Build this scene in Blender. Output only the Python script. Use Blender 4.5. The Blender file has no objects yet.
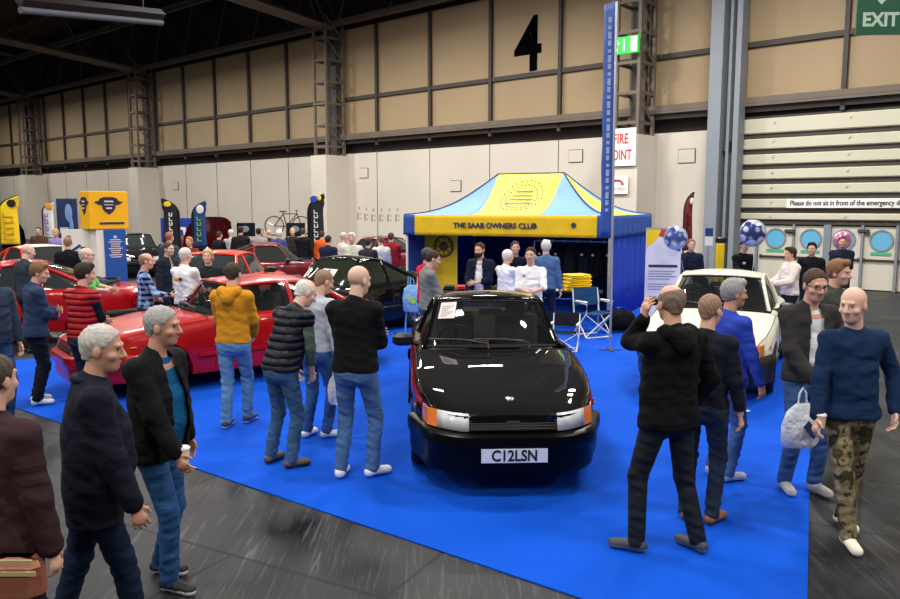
import bpy, math, random
import numpy as np
from mathutils import Vector, Matrix
random.seed(7)
SC = bpy.context.scene
COL = SC.collection
PI = math.pi
R = math.radians
# ------------------------------------------------------------------ camera
F = 780.0; CX = 450.0; CY = 299.5; HC = 2.36; PITCH = math.atan((299.5-207)/F)
cp, sp = math.cos(PITCH), math.sin(PITCH)
cam = bpy.data.cameras.new('camera'); cam.sensor_width = 36; cam.lens = F/900*36
cam.clip_end = 300
co = bpy.data.objects.new('camera', cam); COL.objects.link(co)
co.location = (0, 0, HC); co.rotation_euler = (PI/2-PITCH, 0, 0)
SC.camera = co
def ray(px, py):
    a = (px-CX)/F; b = -(py-CY)/F
    return Vector((a, cp+b*sp, -sp+b*cp))
def at_z(px, py, z=0.0):
    d = ray(px, py); t = (z-HC)/d.z
    return Vector((d.x*t, d.y*t, z))
def at_y(px, py, y):
    d = ray(px, py); t = y/d.y
    return Vector((d.x*t, y, HC+d.z*t))
# ------------------------------------------------------------------ materials
MATS = {}
def mat(name, col, rough=0.6, metal=0.0, coat=0.0, bump=None, var=None, trans=0.0, emit=None, alpha=None, spec=0.5, sheen=0.0, ior=1.45):
    if name in MATS: return MATS[name]
    m = bpy.data.materials.new(name); m.use_nodes = True
    nt = m.node_tree; b = nt.nodes['Principled BSDF']
    c = tuple(col)+(1,)
    b.inputs['Base Color'].default_value = c
    b.inputs['Roughness'].default_value = rough
    b.inputs['Metallic'].default_value = metal
    b.inputs['Coat Weight'].default_value = coat
    b.inputs['Coat Roughness'].default_value = 0.02
    b.inputs['Specular IOR Level'].default_value = spec
    b.inputs['Transmission Weight'].default_value = trans
    b.inputs['IOR'].default_value = ior
    b.inputs['Sheen Weight'].default_value = sheen
    if emit:
        b.inputs['Emission Color'].default_value = tuple(emit[:3])+(1,)
        b.inputs['Emission Strength'].default_value = emit[3]
    if alpha is not None: b.inputs['Alpha'].default_value = alpha
    tc = nt.nodes.new('ShaderNodeTexCoord')
    if var:      # (scale, amount)
        n = nt.nodes.new('ShaderNodeTexNoise'); n.inputs['Scale'].default_value = var[0]; n.inputs['Detail'].default_value = 6
        nt.links.new(tc.outputs['Object'], n.inputs['Vector'])
        mx = nt.nodes.new('ShaderNodeMix'); mx.data_type = 'RGBA'
        a = var[1]
        mx.inputs[6].default_value = tuple(max(0, x*(1-a)) for x in col)+(1,)
        mx.inputs[7].default_value = tuple(min(1, x*(1+a)) for x in col)+(1,)
        nt.links.new(n.outputs['Fac'], mx.inputs[0]); nt.links.new(mx.outputs[2], b.inputs['Base Color'])
    if bump:     # (scale, strength, distance)
        n = nt.nodes.new('ShaderNodeTexNoise'); n.inputs['Scale'].default_value = bump[0]; n.inputs['Detail'].default_value = 3
        nt.links.new(tc.outputs['Object'], n.inputs['Vector'])
        bp = nt.nodes.new('ShaderNodeBump'); bp.inputs['Strength'].default_value = bump[1]; bp.inputs['Distance'].default_value = bump[2]
        nt.links.new(n.outputs['Fac'], bp.inputs['Height']); nt.links.new(bp.outputs[0], b.inputs['Normal'])
    MATS[name] = m
    return m
def hx(r, g, b):   # sRGB 0..255 -> linear
    f = lambda v: ((v/255+0.055)/1.055)**2.4 if v > 10 else v/255/12.92
    return (f(r), f(g), f(b))
def cloth(name, col, kind='plain'):
    """fabric with soft folds; kind: plain, quilt, knit, plaid, camo, denim"""
    if name in MATS: return MATS[name]
    m = mat(name, tuple(c*.8 for c in col) if max(col) < .05 else col, rough=0.9, spec=.2)
    nt = m.node_tree; b = nt.nodes['Principled BSDF']; L = nt.links
    tc = nt.nodes.new('ShaderNodeTexCoord')
    mp = nt.nodes.new('ShaderNodeMapping'); mp.inputs['Scale'].default_value = (4.5, 4.5, 7)
    mp.inputs['Rotation'].default_value = (0.5, 0.3, 0)
    L.new(tc.outputs['Object'], mp.inputs['Vector'])
    n = nt.nodes.new('ShaderNodeTexNoise'); n.inputs['Scale'].default_value = 1.0; n.inputs['Detail'].default_value = 2; n.inputs['Distortion'].default_value = .7
    L.new(mp.outputs[0], n.inputs['Vector'])
    bp = nt.nodes.new('ShaderNodeBump'); bp.inputs['Strength'].default_value = 0.8; bp.inputs['Distance'].default_value = 0.04
    L.new(n.outputs['Fac'], bp.inputs['Height'])
    last = bp
    if kind == 'quilt':
        w = nt.nodes.new('ShaderNodeTexWave'); w.bands_direction = 'Z'; w.inputs['Scale'].default_value = 4.6; w.inputs['Distortion'].default_value = 0.8
        L.new(tc.outputs['Object'], w.inputs['Vector'])
        b2 = nt.nodes.new('ShaderNodeBump'); b2.inputs['Strength'].default_value = 1.0; b2.inputs['Distance'].default_value = 0.022
        pw = nt.nodes.new('ShaderNodeMath'); pw.operation = 'POWER'; pw.inputs[1].default_value = 0.3
        L.new(w.outputs['Fac'], pw.inputs[0])
        L.new(pw.outputs[0], b2.inputs['Height']); L.new(bp.outputs[0], b2.inputs['Normal']); last = b2
        cr = nt.nodes.new('ShaderNodeMix'); cr.data_type = 'RGBA'
        cr.inputs[6].default_value = tuple(x*0.6 for x in col)+(1,); cr.inputs[7].default_value = tuple(col)+(1,)
        L.new(pw.outputs[0], cr.inputs[0]); L.new(cr.outputs[2], b.inputs['Base Color'])
        b.inputs['Roughness'].default_value = 0.5
    if kind == 'denim':
        n2 = nt.nodes.new('ShaderNodeTexNoise'); n2.inputs['Scale'].default_value = 6; n2.inputs['Detail'].default_value = 5
        L.new(tc.outputs['Object'], n2.inputs['Vector'])
        cr = nt.nodes.new('ShaderNodeMix'); cr.data_type = 'RGBA'
        cr.inputs[6].default_value = tuple(x*0.45 for x in col)+(1,); cr.inputs[7].default_value = tuple(min(1, x*1.7) for x in col)+(1,)
        L.new(n2.outputs['Fac'], cr.inputs[0]); L.new(cr.outputs[2], b.inputs['Base Color'])
    if kind == 'camo':
        n2 = nt.nodes.new('ShaderNodeTexNoise'); n2.inputs['Scale'].default_value = 11; n2.inputs['Detail'].default_value = 2
        L.new(tc.outputs['Object'], n2.inputs['Vector'])
        cr = nt.nodes.new('ShaderNodeValToRGB'); cr.color_ramp.interpolation = 'CONSTANT'
        e = cr.color_ramp.elements; e[0].color = tuple(x*0.25 for x in col)+(1,); e[0].position = 0
        e[1].position = 0.46; e[1].color = tuple(col)+(1,)
        q = e.new(0.56); q.color = (col[0]*1.6, col[1]*1.45, col[2]*1.3, 1)
        q = e.new(0.66); q.color = (col[0]*0.45, col[1]*0.42, col[2]*0.4, 1)
        L.new(n2.outputs['Fac'], cr.inputs[0]); L.new(cr.outputs[0], b.inputs['Base Color'])
    if kind == 'plaid':
        sx = nt.nodes.new('ShaderNodeSeparateXYZ'); L.new(tc.outputs['Object'], sx.inputs[0])
        def band(out):
            a = nt.nodes.new('ShaderNodeMath'); a.operation = 'MULTIPLY'; a.inputs[1].default_value = 12.0; L.new(out, a.inputs[0])
            f = nt.nodes.new('ShaderNodeMath'); f.operation = 'FRACT'; L.new(a.outputs[0], f.inputs[0])
            g = nt.nodes.new('ShaderNodeMath'); g.operation = 'GREATER_THAN'; g.inputs[1].default_value = 0.5; L.new(f.outputs[0], g.inputs[0])
            return g.outputs[0]
        ad = nt.nodes.new('ShaderNodeMath'); ad.operation = 'ADD'
        L.new(band(sx.outputs[0]), ad.inputs[0]); L.new(band(sx.outputs[2]), ad.inputs[1])
        hf = nt.nodes.new('ShaderNodeMath'); hf.operation = 'MULTIPLY'; hf.inputs[1].default_value = 0.5; L.new(ad.outputs[0], hf.inputs[0])
        cr = nt.nodes.new('ShaderNodeMix'); cr.data_type = 'RGBA'
        cr.inputs[6].default_value = hx(150, 185, 235)+(1,); cr.inputs[7].default_value = hx(15, 25, 70)+(1,)
        L.new(hf.outputs[0], cr.inputs[0]); L.new(cr.outputs[2], b.inputs['Base Color'])
    L.new(last.outputs[0], b.inputs['Normal'])
    return m
# ------------------------------------------------------------------ mesh builder
class MB:
    def __init__(s): s.v = []; s.f = []; s.mi = []; s.mats = []; s.m = 0
    def use(s, m):
        if m not in s.mats: s.mats.append(m)
        s.m = s.mats.index(m); return s
    def add(s, vs, fs):
        o = len(s.v); s.v += [tuple(v) for v in vs]
        for f in fs: s.f.append(tuple(i+o for i in f)); s.mi.append(s.m)
        return s
    def box(s, c, d, rz=0.0, bev=0.0, M=None):
        x, y, z = d[0]/2, d[1]/2, d[2]/2
        if bev > 0:
            b = min(bev, x*.9, y*.9, z*.9)
            vs = []
            for sz in (-1, 1):
                for (ix, iz) in (((0, 0) if sz < 0 else (0, 0)),):
                    pass
            rings = [(b, -z), (0, -z+b), (0, z-b), (b, z)]
            for (ins, zz) in rings:
                xx, yy = x-ins, y-ins
                for (qx, qy) in ((-1, -1), (1, -1), (1, 1), (-1, 1)):
                    if qx*qy > 0: pts = ((qx*xx, qy*(yy-b)), (qx*(xx-b), qy*yy))
                    else: pts = ((qx*(xx-b), qy*yy), (qx*xx, qy*(yy-b)))
                    vs += [(p[0], p[1], zz) for p in pts]
            fs = []
            for r in range(3):
                for i in range(8):
                    j = (i+1) % 8; fs.append((r*8+i, r*8+j, r*8+8+j, r*8+8+i))
            fs.append(tuple(reversed(range(8)))); fs.append(tuple(range(24, 32)))
        else:
            vs = [(-x, -y, -z), (x, -y, -z), (x, y, -z), (-x, y, -z), (-x, -y, z), (x, -y, z), (x, y, z), (-x, y, z)]
            fs = [(0, 3, 2, 1), (4, 5, 6, 7), (0, 1, 5, 4), (1, 2, 6, 5), (2, 3, 7, 6), (3, 0, 4, 7)]
        T = Matrix.Translation(c) @ (M.to_4x4() if M else Matrix.Rotation(rz, 4, 'Z'))
        return s.add([T @ Vector(v) for v in vs], fs)
    def tube(s, pts, r, n=8, cap=True, closed=False):
        pts = [Vector(p) for p in pts]; rs = r if isinstance(r, (list, tuple)) else [r]*len(pts)
        N = len(pts); vs = []; up = None
        for i, p in enumerate(pts):
            a = pts[i-1] if (i > 0 or closed) else p; b = pts[(i+1) % N] if (i < N-1 or closed) else p
            t = (b-a); t = t.normalized() if t.length > 1e-9 else Vector((0, 0, 1))
            if up is None:
                up = Vector((0, 0, 1)) if abs(t.z) < 0.9 else Vector((1, 0, 0))
            u = t.cross(up); u = u.normalized() if u.length > 1e-6 else t.orthogonal().normalized()
            w = u.cross(t).normalized(); up = w
            for k in range(n):
                an = 2*PI*k/n; vs.append(p+(u*math.cos(an)+w*math.sin(an))*rs[i])
        fs = []
        for i in range(N if closed else N-1):
            j = (i+1) % N
            for k in range(n):
                l = (k+1) % n; fs.append((i*n+k, i*n+l, j*n+l, j*n+k))
        if cap and not closed:
            fs.append(tuple(reversed(range(n)))); fs.append(tuple((N-1)*n+k for k in range(n)))
        return s.add(vs, fs)
    def cyl(s, a, b, r, n=16): return s.tube([a, b], r, n)
    def lathe(s, prof, n=24, T=None):
        T = T or Matrix.Identity(4); vs = []; fs = []
        for (r, z) in prof:
            for k in range(n):
                a = 2*PI*k/n; vs.append(T @ Vector((r*math.cos(a), r*math.sin(a), z)))
        for i in range(len(prof)-1):
            for k in range(n):
                l = (k+1) % n; fs.append((i*n+k, i*n+l, (i+1)*n+l, (i+1)*n+k))
        return s.add(vs, fs)
    def grid(s, rows, flip=False):
        n = len(rows[0]); vs = [p for r in rows for p in r]; fs = []
        for i in range(len(rows)-1):
            for j in range(n-1):
                q = (i*n+j, i*n+j+1, (i+1)*n+j+1, (i+1)*n+j)
                fs.append(tuple(reversed(q)) if flip else q)
        return s.add(vs, fs)
    def prism(s, poly, axis_vec):
        n = len(poly); a = [Vector(p) for p in poly]; b = [p+Vector(axis_vec) for p in a]
        fs = [tuple(range(n)), tuple(reversed(range(n, 2*n)))]
        for i in range(n):
            j = (i+1) % n; fs.append((i, i+n, j+n, j))
        return s.add(a+b, fs)
    def ell(s, c, r, n=16, m=10, M=None):
        vs = []; fs = []; c = Vector(c)
        for i in range(m+1):
            t = PI*i/m
            for k in range(n):
                a = 2*PI*k/n; v = Vector((r[0]*math.sin(t)*math.cos(a), r[1]*math.sin(t)*math.sin(a), r[2]*math.cos(t)))
                vs.append(c+((M @ v) if M else v))
        for i in range(m):
            for k in range(n):
                l = (k+1) % n; fs.append((i*n+k, (i+1)*n+k, (i+1)*n+l, i*n+l))
        return s.add(vs, fs)
    def build(s, name, m=None, parent=None, smooth=False, ang=40, loc=None, solid=None, bevel=None):
        me = bpy.data.meshes.new(name); me.from_pydata(s.v, [], s.f)
        if s.mats:
            for x in s.mats: me.materials.append(x)
            me.polygons.foreach_set('material_index', s.mi)
        elif m: me.materials.append(m)
        me.validate(); me.update()
        if smooth:
            me.polygons.foreach_set('use_smooth', [True]*len(me.polygons))
            if ang < 180: me.set_sharp_from_angle(angle=R(ang))
        o = bpy.data.objects.new(name, me); COL.objects.link(o)
        if parent: o.parent = parent
        if loc is not None: o.location = loc
        if solid:
            q = o.modifiers.new('thickness', 'SOLIDIFY'); q.thickness = solid; q.offset = 0
        if bevel:
            q = o.modifiers.new('bevel', 'BEVEL'); q.width = bevel; q.segments = 2; q.limit_method = 'ANGLE'
        return o
def thing(name, label, cat, loc=(0, 0, 0), rz=0.0, group=None):
    o = bpy.data.objects.new(name, None); COL.objects.link(o); o.location = loc; o.rotation_euler = (0, 0, rz)
    o.empty_display_size = 0.1
    return tag(o, label, cat, group)
def tag(o, label=None, cat=None, group=None, kind=None):
    if label: o['label'] = label
    if cat: o['category'] = cat
    if group: o['group'] = group
    if kind: o['kind'] = kind
    return o
def struct(o, label=None):
    o['kind'] = 'structure'
    if label: o['label'] = label
    return o
_dg = None
def text(name, s, size, m, parent=None, M=None, depth=0.004, bold=0.0, sx=1.0, align='CENTER'):
    cu = bpy.data.curves.new(name, 'FONT'); cu.body = s; cu.size = size; cu.extrude = depth; cu.offset = bold
    cu.align_x = align; cu.align_y = 'CENTER'; cu.resolution_u = 4
    t = bpy.data.objects.new('tmp', cu); COL.objects.link(t)
    dg = bpy.context.evaluated_depsgraph_get(); dg.update()
    me = bpy.data.meshes.new_from_object(t.evaluated_get(dg)); me.name = name
    bpy.data.objects.remove(t); bpy.data.curves.remove(cu)
    if sx != 1.0: me.transform(Matrix.Diagonal((sx, 1, 1, 1)))
    me.materials.clear(); me.materials.append(m)
    o = bpy.data.objects.new(name, me); COL.objects.link(o)
    if parent: o.parent = parent
    if M is not None: o.matrix_local = M
    return o
def facing(loc, rz, tilt=0.0):
    """matrix standing text upright, reading towards -Y before turning by rz"""
    return Matrix.Translation(loc) @ Matrix.Rotation(rz, 4, 'Z') @ Matrix.Rotation(PI/2-tilt, 4, 'X')
# ------------------------------------------------------------------ base materials
M_floor = mat('hall_floor', hx(66, 68, 72), 0.55, spec=.22)
nt = M_floor.node_tree; b = nt.nodes['Principled BSDF']; L = nt.links
tc = nt.nodes.new('ShaderNodeTexCoord')
def _noise(scale, det, mscale, rot=0.0, dist=0.0):
    mp = nt.nodes.new('ShaderNodeMapping'); mp.inputs['Scale'].default_value = mscale; mp.inputs['Rotation'].default_value = (0, 0, rot)
    L.new(tc.outputs['Object'], mp.inputs['Vector'])
    n = nt.nodes.new('ShaderNodeTexNoise'); n.inputs['Scale'].default_value = scale; n.inputs['Detail'].default_value = det; n.inputs['Distortion'].default_value = dist
    L.new(mp.outputs[0], n.inputs['Vector']); return n
def _ramp(src, a, b_, lo=0.0, hi=1.0):
    r = nt.nodes.new('ShaderNodeMapRange'); r.inputs[1].default_value = a; r.inputs[2].default_value = b_; r.inputs[3].default_value = lo; r.inputs[4].default_value = hi
    L.new(src, r.inputs[0]); return r.outputs[0]
n1 = _noise(1.3, 8, (1, 1, 1)); n2 = _noise(2.6, 8, (12, .6, 1), 0.75, .9); n3 = _noise(3.4, 8, (18, .5, 1), -0.9, .8); n4 = _noise(26, 4, (1, 1, 1))
def _madd(a, b_, op='ADD'):
    q = nt.nodes.new('ShaderNodeMath'); q.operation = op; L.new(a, q.inputs[0])
    if isinstance(b_, float): q.inputs[1].default_value = b_
    else: L.new(b_, q.inputs[1])
    return q.outputs[0]
s1 = _ramp(n2.outputs['Fac'], .57, .70); s2 = _ramp(n3.outputs['Fac'], .59, .72); s3 = _ramp(n1.outputs['Fac'], .3, .75, 0, .45); s4 = _ramp(n4.outputs['Fac'], .66, .8, 0, .5)
tot = _madd(_madd(_madd(s1, 0.45, 'MULTIPLY'), _madd(s2, .4, 'MULTIPLY')), _madd(s3, s4))
br = nt.nodes.new('ShaderNodeTexBrick'); br.inputs['Scale'].default_value = .2; br.inputs['Mortar Size'].default_value = .003; br.inputs['Color1'].default_value = (1, 1, 1, 1); br.inputs['Color2'].default_value = (.72, .72, .72, 1); br.inputs['Mortar'].default_value = (.3, .3, .3, 1)
mpb = nt.nodes.new('ShaderNodeMapping'); mpb.inputs['Rotation'].default_value = (0, 0, .5); L.new(tc.outputs['Object'], mpb.inputs['Vector']); L.new(mpb.outputs[0], br.inputs['Vector'])
sb = nt.nodes.new('ShaderNodeSeparateColor'); L.new(br.outputs['Color'], sb.inputs[0]); tot = _madd(tot, sb.outputs[0], 'MULTIPLY')
mx = nt.nodes.new('ShaderNodeMix'); mx.data_type = 'RGBA'
mx.inputs[6].default_value = hx(12, 12, 14)+(1,); mx.inputs[7].default_value = hx(92, 93, 96)+(1,)
L.new(tot, mx.inputs[0]); L.new(mx.outputs[2], b.inputs['Base Color'])
L.new(_ramp(n1.outputs['Fac'], .3, .7, .35, .6), b.inputs['Roughness'])
M_carpet = mat('blue_carpet', hx(0, 78, 198), 0.95, bump=(220, .35, .01), var=(1.1, .10), spec=.2)
M_white_wall = mat('white_concrete', hx(206, 197, 184), 0.8, var=(.5, .10), bump=(6, .15, .02))
M_beige = mat('beige_cladding', hx(164, 141, 108), 0.65, var=(.35, .10))
M_steel = mat('brown_steel', hx(104, 92, 80), 0.55, var=(2, .2))
M_darksteel = mat('dark_steel', hx(66, 58, 52), 0.6, var=(2, .2))
M_greysteel = mat('grey_steel', hx(128, 134, 142), 0.5, var=(1.5, .1))
M_roof = mat('roof_deck', hx(58, 48, 40), 0.9)
M_shutter = mat('cream_shutter', hx(204, 199, 176), 0.5, var=(.8, .06))
M_dark = mat('dark_gap', hx(44, 36, 34), 0.9)
M_black = mat('satin_black', hx(14, 14, 15), 0.45)
M_rubber = mat('tyre_rubber', hx(18, 18, 19), 0.8, bump=(60, .3, .004))
M_white = mat('white_paint', hx(236, 234, 228), 0.5)
M_red = mat('sign_red', hx(196, 24, 30), 0.5)
M_green = mat('sign_green', hx(0, 120, 60), 0.5)
M_chrome = mat('chrome', hx(205, 205, 208), 0.18, metal=1.0)
M_alu = mat('aluminium_tube', hx(200, 202, 206), 0.35, metal=.8)
M_glassp = mat('porthole_glass', hx(105, 178, 214), 0.2, coat=.3)
# ------------------------------------------------------------------ wall frame
A0 = at_z(890, 292, 0)
dl = Vector((-905*cp, F)).normalized()        # towards the far left end
NW = Vector((-dl.y, dl.x))                    # out of the wall, into the hall
if NW.dot(Vector((-A0.x, -A0.y))) < 0: NW = -NW
WM = Matrix(((-dl.x, -NW.x, 0, A0.x), (-dl.y, -NW.y, 0, A0.y), (0, 0, 1, 0), (0, 0, 0, 1)))
WMI = WM.inverted()
def wl(px, py, n=0.0):
    """pixel -> wall coordinates (x along, z up) on the plane n metres in front of the wall"""
    d = ray(px, py); o = Vector((0, 0, HC)); ol = WMI @ o; dd = WMI.to_3x3() @ d
    t = (-n-ol.y)/dd.y; p = ol+dd*t
    return p.x, p.z
def wobj(o): o.matrix_world = WM @ o.matrix_basis; return o
def wbuild(mb, name, m=None, label=None, **k):
    o = mb.build(name, m, **k); o.matrix_world = WM.copy(); return o
XL = wl(-40, 200)[0]-24; XR = 16.0
ZW, ZR, ZM, ZT = 4.78, 5.5, 7.25, 10.2
xs_sh = wl(738, 200)[0]
# lower white wall up to the shutter
mb = MB(); mb.use(M_white_wall)
mb.box(((XL+xs_sh)/2, .15, ZW/2), (xs_sh-XL, .3, ZW))
colx = [wl(x, 250, .6)[0] for x in (325,)]
sp_u = None
cx_l = [wl(px, 200, 1.0)[0] for px in (28, 140, 325, 627)]
mull = [wl(px, 200)[0] for px in (377.5, 430, 489.7, 557.7)]
step = (mull[3]-mull[0])/3
mb.use(M_dark)
x = mull[0]-step*20
xs_m = []
while x < XR:
    if x > XL: xs_m.append(x)
    x += step
for x in xs_m:
    if x < xs_sh: mb.box((x, -.003, ZW/2), (.02, .02, ZW))
o = wbuild(mb, 'wall_back'); struct(o, 'white concrete panels of the lower back wall')
# upper cladding
mb = MB(); mb.use(M_beige); mb.box(((XL+XR)/2, .22, (ZR+ZT)/2), (XR-XL, .2, ZT-ZR+.3))
mb.use(M_dark); mb.box(((XL+XR)/2, .5, (ZW+ZR)/2), (XR-XL, .2, ZR-ZW+.6))
mb.box(((XL+XR)/2, .3, ZT+2), (XR-XL, .2, 4))
o = wbuild(mb, 'wall_back_upper'); struct(o, 'beige panelled cladding above the white wall')
mb = MB(); mb.use(M_darksteel)
for x in xs_m:
    mb.box((x, .05, (ZR+ZT)/2-.15), (.09, .16, ZT-ZR+.5)); mb.box((x, -.03, (ZR+ZT)/2-.15), (.13, .03, ZT-ZR+.5))
mb.box(((XL+XR)/2, .06, ZM), (XR-XL, .12, .16))
mb.use(M_steel)
mb.box(((XL+XR)/2, -.14, ZR), (XR-XL, .3, .05)); mb.box(((XL+XR)/2, -.26, ZR+.02), (XR-XL, .04, .26)); mb.box(((XL+XR)/2, .0, ZR-.12), (XR-XL, .05, .3))
o = wbuild(mb, 'trim_1'); struct(o, 'brown steel mullions and rail of the upper wall')
# small grey panels on lower wall
def panel_box(px, py, w, h, nm='trim_2', m=None):
    x, z = wl(px, py)
    mb = MB(); mb.use(M_dark); mb.box((x, -.012, z), (w+.04, .02, h+.04)); mb.use(m or M_white_wall); mb.box((x, -.03, z), (w, .03, h))
    o = wbuild(mb, nm); struct(o, 'small square access panel on the white wall'); return o
for (px, py) in ((364, 173), (456, 186), (576, 156), (687, 156), (176, 186)): panel_box(px, py, .55, .42)
# shutter
mb = MB(); mb.use(M_shutter)
xr = XR
zs = [1.9, 2.25, 2.68, 3.12, 3.57, 4.03, 4.50, 5.1]
for i in range(len(zs)-1):
    z0, z1 = zs[i]+.075, zs[i+1]-.075
    mb.box(((xs_sh+xr)/2, .06, (z0+z1)/2), (xr-xs_sh, .12, z1-z0), bev=.03)
mb.use(M_darksteel); mb.box(((xs_sh+xr)/2, .12, 3.4), (xr-xs_sh, .06, 3.4))
mb.use(M_dark); mb.box(((xs_sh+xr)/2, .35, 5.25), (xr-xs_sh, .3, .6))
mb.use(M_shutter)
for i in range(1, 8):
    for k in range(8):
        mb.box((xs_sh+1+k*2.1, -.02, zs[i]-.16 if i < 7 else 4.9), (.06, .03, .06))
o = wbuild(mb, 'door_1'); struct(o, 'large cream sectional shutter door')
# door frame band under shutter
M_doorc = mat('cream_door', hx(206, 200, 184), .55)
mb = MB(); mb.use(M_shutter); mb.box(((xs_sh+xr)/2, .12, .95), (xr-xs_sh, .06, 1.9)); mb.use(M_darksteel); mb.box(((xs_sh+xr)/2, .02, 1.87), (xr-xs_sh, .2, .05))
mb.use(M_greysteel)
for px in (757, 793.5, 827, 862, 897, 930): mb.box((wl(px, 250)[0], -.0, .93), (.07 if px != 827 else .2, .16, 1.86))
o = wbuild(mb, 'door_2'); struct(o, 'cream frame around the emergency doors')
dn = 3
for px in (740, 775.6, 810.7, 844, 881.7, 916):
    x = wl(px, 240)[0]; z = 1.42
    mb = MB(); mb.use(M_doorc); mb.box((x, .03, .91), (1.02, .06, 1.78), bev=.01)
    d = wbuild(mb, 'door_%d' % dn); struct(d, 'cream emergency door leaf with a round porthole'); dn += 1
    T = Matrix.Translation((x, -.0, z)) @ Matrix.Rotation(PI/2, 4, 'X')
    mb = MB(); mb.lathe([(0.001, .012), (.26, .012), (.26, 0)], 28, T)
    g = mb.build('porthole', M_glassp, d)
    mb = MB(); mb.lathe([(.26, 0), (.26, .03), (.31, .03), (.31, 0)], 28, T); mb.build('porthole_rim', M_greysteel, d)
    mb = MB(); mb.box((x, -.012, z-.37), (.52, .012, .09)); mb.build('green_sign', mat('green_label', hx(80, 170, 130), .5), d)
    mb = MB(); mb.box((x, -.05, z-.55), (.9, .05, .05), bev=.01); mb.box((x-.42, -.02, z-.55), (.06, .06, .1)); mb.box((x+.42, -.02, z-.55), (.06, .06, .1)); mb.build('push_bar', M_darksteel, d)
    for g in d.children: g.matrix_parent_inverse = Matrix.Identity(4)
for px in (790.5, 864):
    x, z = wl(px, 231); mb = MB(); mb.box((x, -.06, z), (.3, .1, .1), bev=.02); mb.box((x+.12, -.05, z-.07), (.06, .1, .1)); o = wbuild(mb, 'door_closer', M_darksteel)
    tag(o, 'dark door closer at the lintel %s' % ('nearer the balloon' if px < 800 else 'at the right, above the last visible doors'), 'door closer')
# sign above the doors
x0, z0 = wl(787, 203); x1, _ = wl(935, 206)
S = thing('notice_strip', 'long white notice strip across the cream shutter above the doors', 'sign'); S.matrix_world = WM.copy()
mb = MB(); mb.box(((x0+x1)/2, -.03, 2.47), (x1-x0, .02, .27)); mb.build('board', M_white, S)
text('lettering', 'Please do not sit in front of the emergency doors', .2, M_black, S, facing((x0+.1, -.043, 2.47), 0), align='LEFT', bold=.004, sx=(x1-x0-.2)/4.55)
# grey portal column
def wpx(px, n): return wl(px, 200, n)[0]
mb = MB(); xa, xb = wpx(706.5, .7), wpx(735, .7); xm = (xa+xb)/2; w = xb-xa
mb.use(M_greysteel); mb.box((xa+w*.22, -.6, 6.5), (w*.44, .5, 13)); mb.box((xb-w*.09, -.45, 6.5), (w*.18, .5, 13)); mb.box((xm+w*.12, -.5, 6.5), (w*.1, .3, 13))
mb.use(M_darksteel); mb.box((xm, -.3, 6.5), (w*.9, .2, 13)); mb.box((xm+.05*w, -.52, 4.2), (.25, .2, .3)); mb.box((xm+.05*w, -.52, 4.8), (.1, .1, .9))
o = wbuild(mb, 'steel_column'); struct(o, 'tall pale grey steel column beside the shutter')
# lattice columns
def lattice(x, i, w=.95):
    mb = MB()
    d0, d1 = .15, 1.15
    mb.use(M_white_wall); mb.box((x, -(d1+.2)/2, ZW*.98/2), (w+.1, d1+.2, ZW*.98))
    mb.use(M_steel)
    for sx in (-1, 1):
        for y in (-d1, -d0): mb.box((x+sx*w*.42, y, (ZW+10.4)/2), (.11, .11, 10.6-ZW))
    z = ZW+.3; k = 0
    while z < 10.4:
        mb.box((x, -d1, z), (w*.84, .07, .1)); mb.box((x-w*.42, -(d0+d1)/2, z), (.07, d1-d0, .1)); mb.box((x+w*.42, -(d0+d1)/2, z), (.07, d1-d0, .1))
        a = (x+w*.42, -d0, z); b_ = (x+w*.42, -d1, z+.95)
        mb.tube([a, b_], .035, 4)
        z += .95; k += 1
    mb.use(M_darksteel); mb.box((x, -.35, (ZW+10.4)/2), (.5, .2, 10.5-ZW))
    o = wbuild(mb, 'lattice_column'); struct(o, 'lattice steel column on a pale concrete plinth'); return o
for i, x in enumerate(cx_l): lattice(x, i)
sp_u = (cx_l[3]-cx_l[0])/3
# wall truss + roof
mb = MB(); mb.use(M_steel)
zt0, zt1 = 10.45, 13.1
mb.box(((XL+XR)/2, -.7, zt0), (XR-XL, .28, .22)); mb.use(M_darksteel); mb.box(((XL+XR)/2, -.45, zt0+.12), (XR-XL, .6, .05))
mb.use(M_steel); mb.box(((XL+XR)/2, -1.2, zt1), (XR-XL, .22, .2))
x = XL; k = 0; st = step/2
mb.use(M_darksteel)
while x < XR:
    mb.tube([(x, -.8, zt0), (x+st, -1.1, zt1)], .055, 4); mb.tube([(x+st, -1.1, zt1), (x+2*st, -.8, zt0)], .055, 4); x += 2*st
o = wbuild(mb, 'roof_truss'); struct(o, 'long brown steel truss along the back wall')
span = 30
for i, xc in enumerate(cx_l+[cx_l[3]+sp_u, cx_l[0]-sp_u]):
    mb = MB(); rise = .085
    for (z, r) in ((zt0-.1, .17), (zt1, .12)):
        mb.use(M_steel)
        for dx in (-.22, .22): mb.tube([(xc+dx, -.6, z), (xc+dx, -.6-span, z+rise*span)], r, 4)
    mb.use(M_darksteel); y = 1.0; k = 0
    while y < span-2:
        for dx in (-.22, .22):
            mb.tube([(xc+dx, -y, zt0+rise*y), (xc+dx, -y-1.5, zt1+rise*(y+1.5))], .05, 4)
            mb.tube([(xc+dx, -y-1.5, zt1+rise*(y+1.5)), (xc+dx, -y-3, zt0+rise*(y+3))], .05, 4)
        y += 3
    o = wbuild(mb, 'roof_truss'); struct(o, 'heavy steel roof truss running out from a column')
mb = MB(); mb.use(M_darksteel)
for k in range(1, 8):
    y = k*4.0
    mb.box(((XL+XR)/2, -y, zt1+rise*y+.2), (XR-XL, .15, .25))
    if k % 2: mb.box(((XL+XR)/2, -y, zt0+rise*y+.9), (XR-XL, .12, .14))
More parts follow.
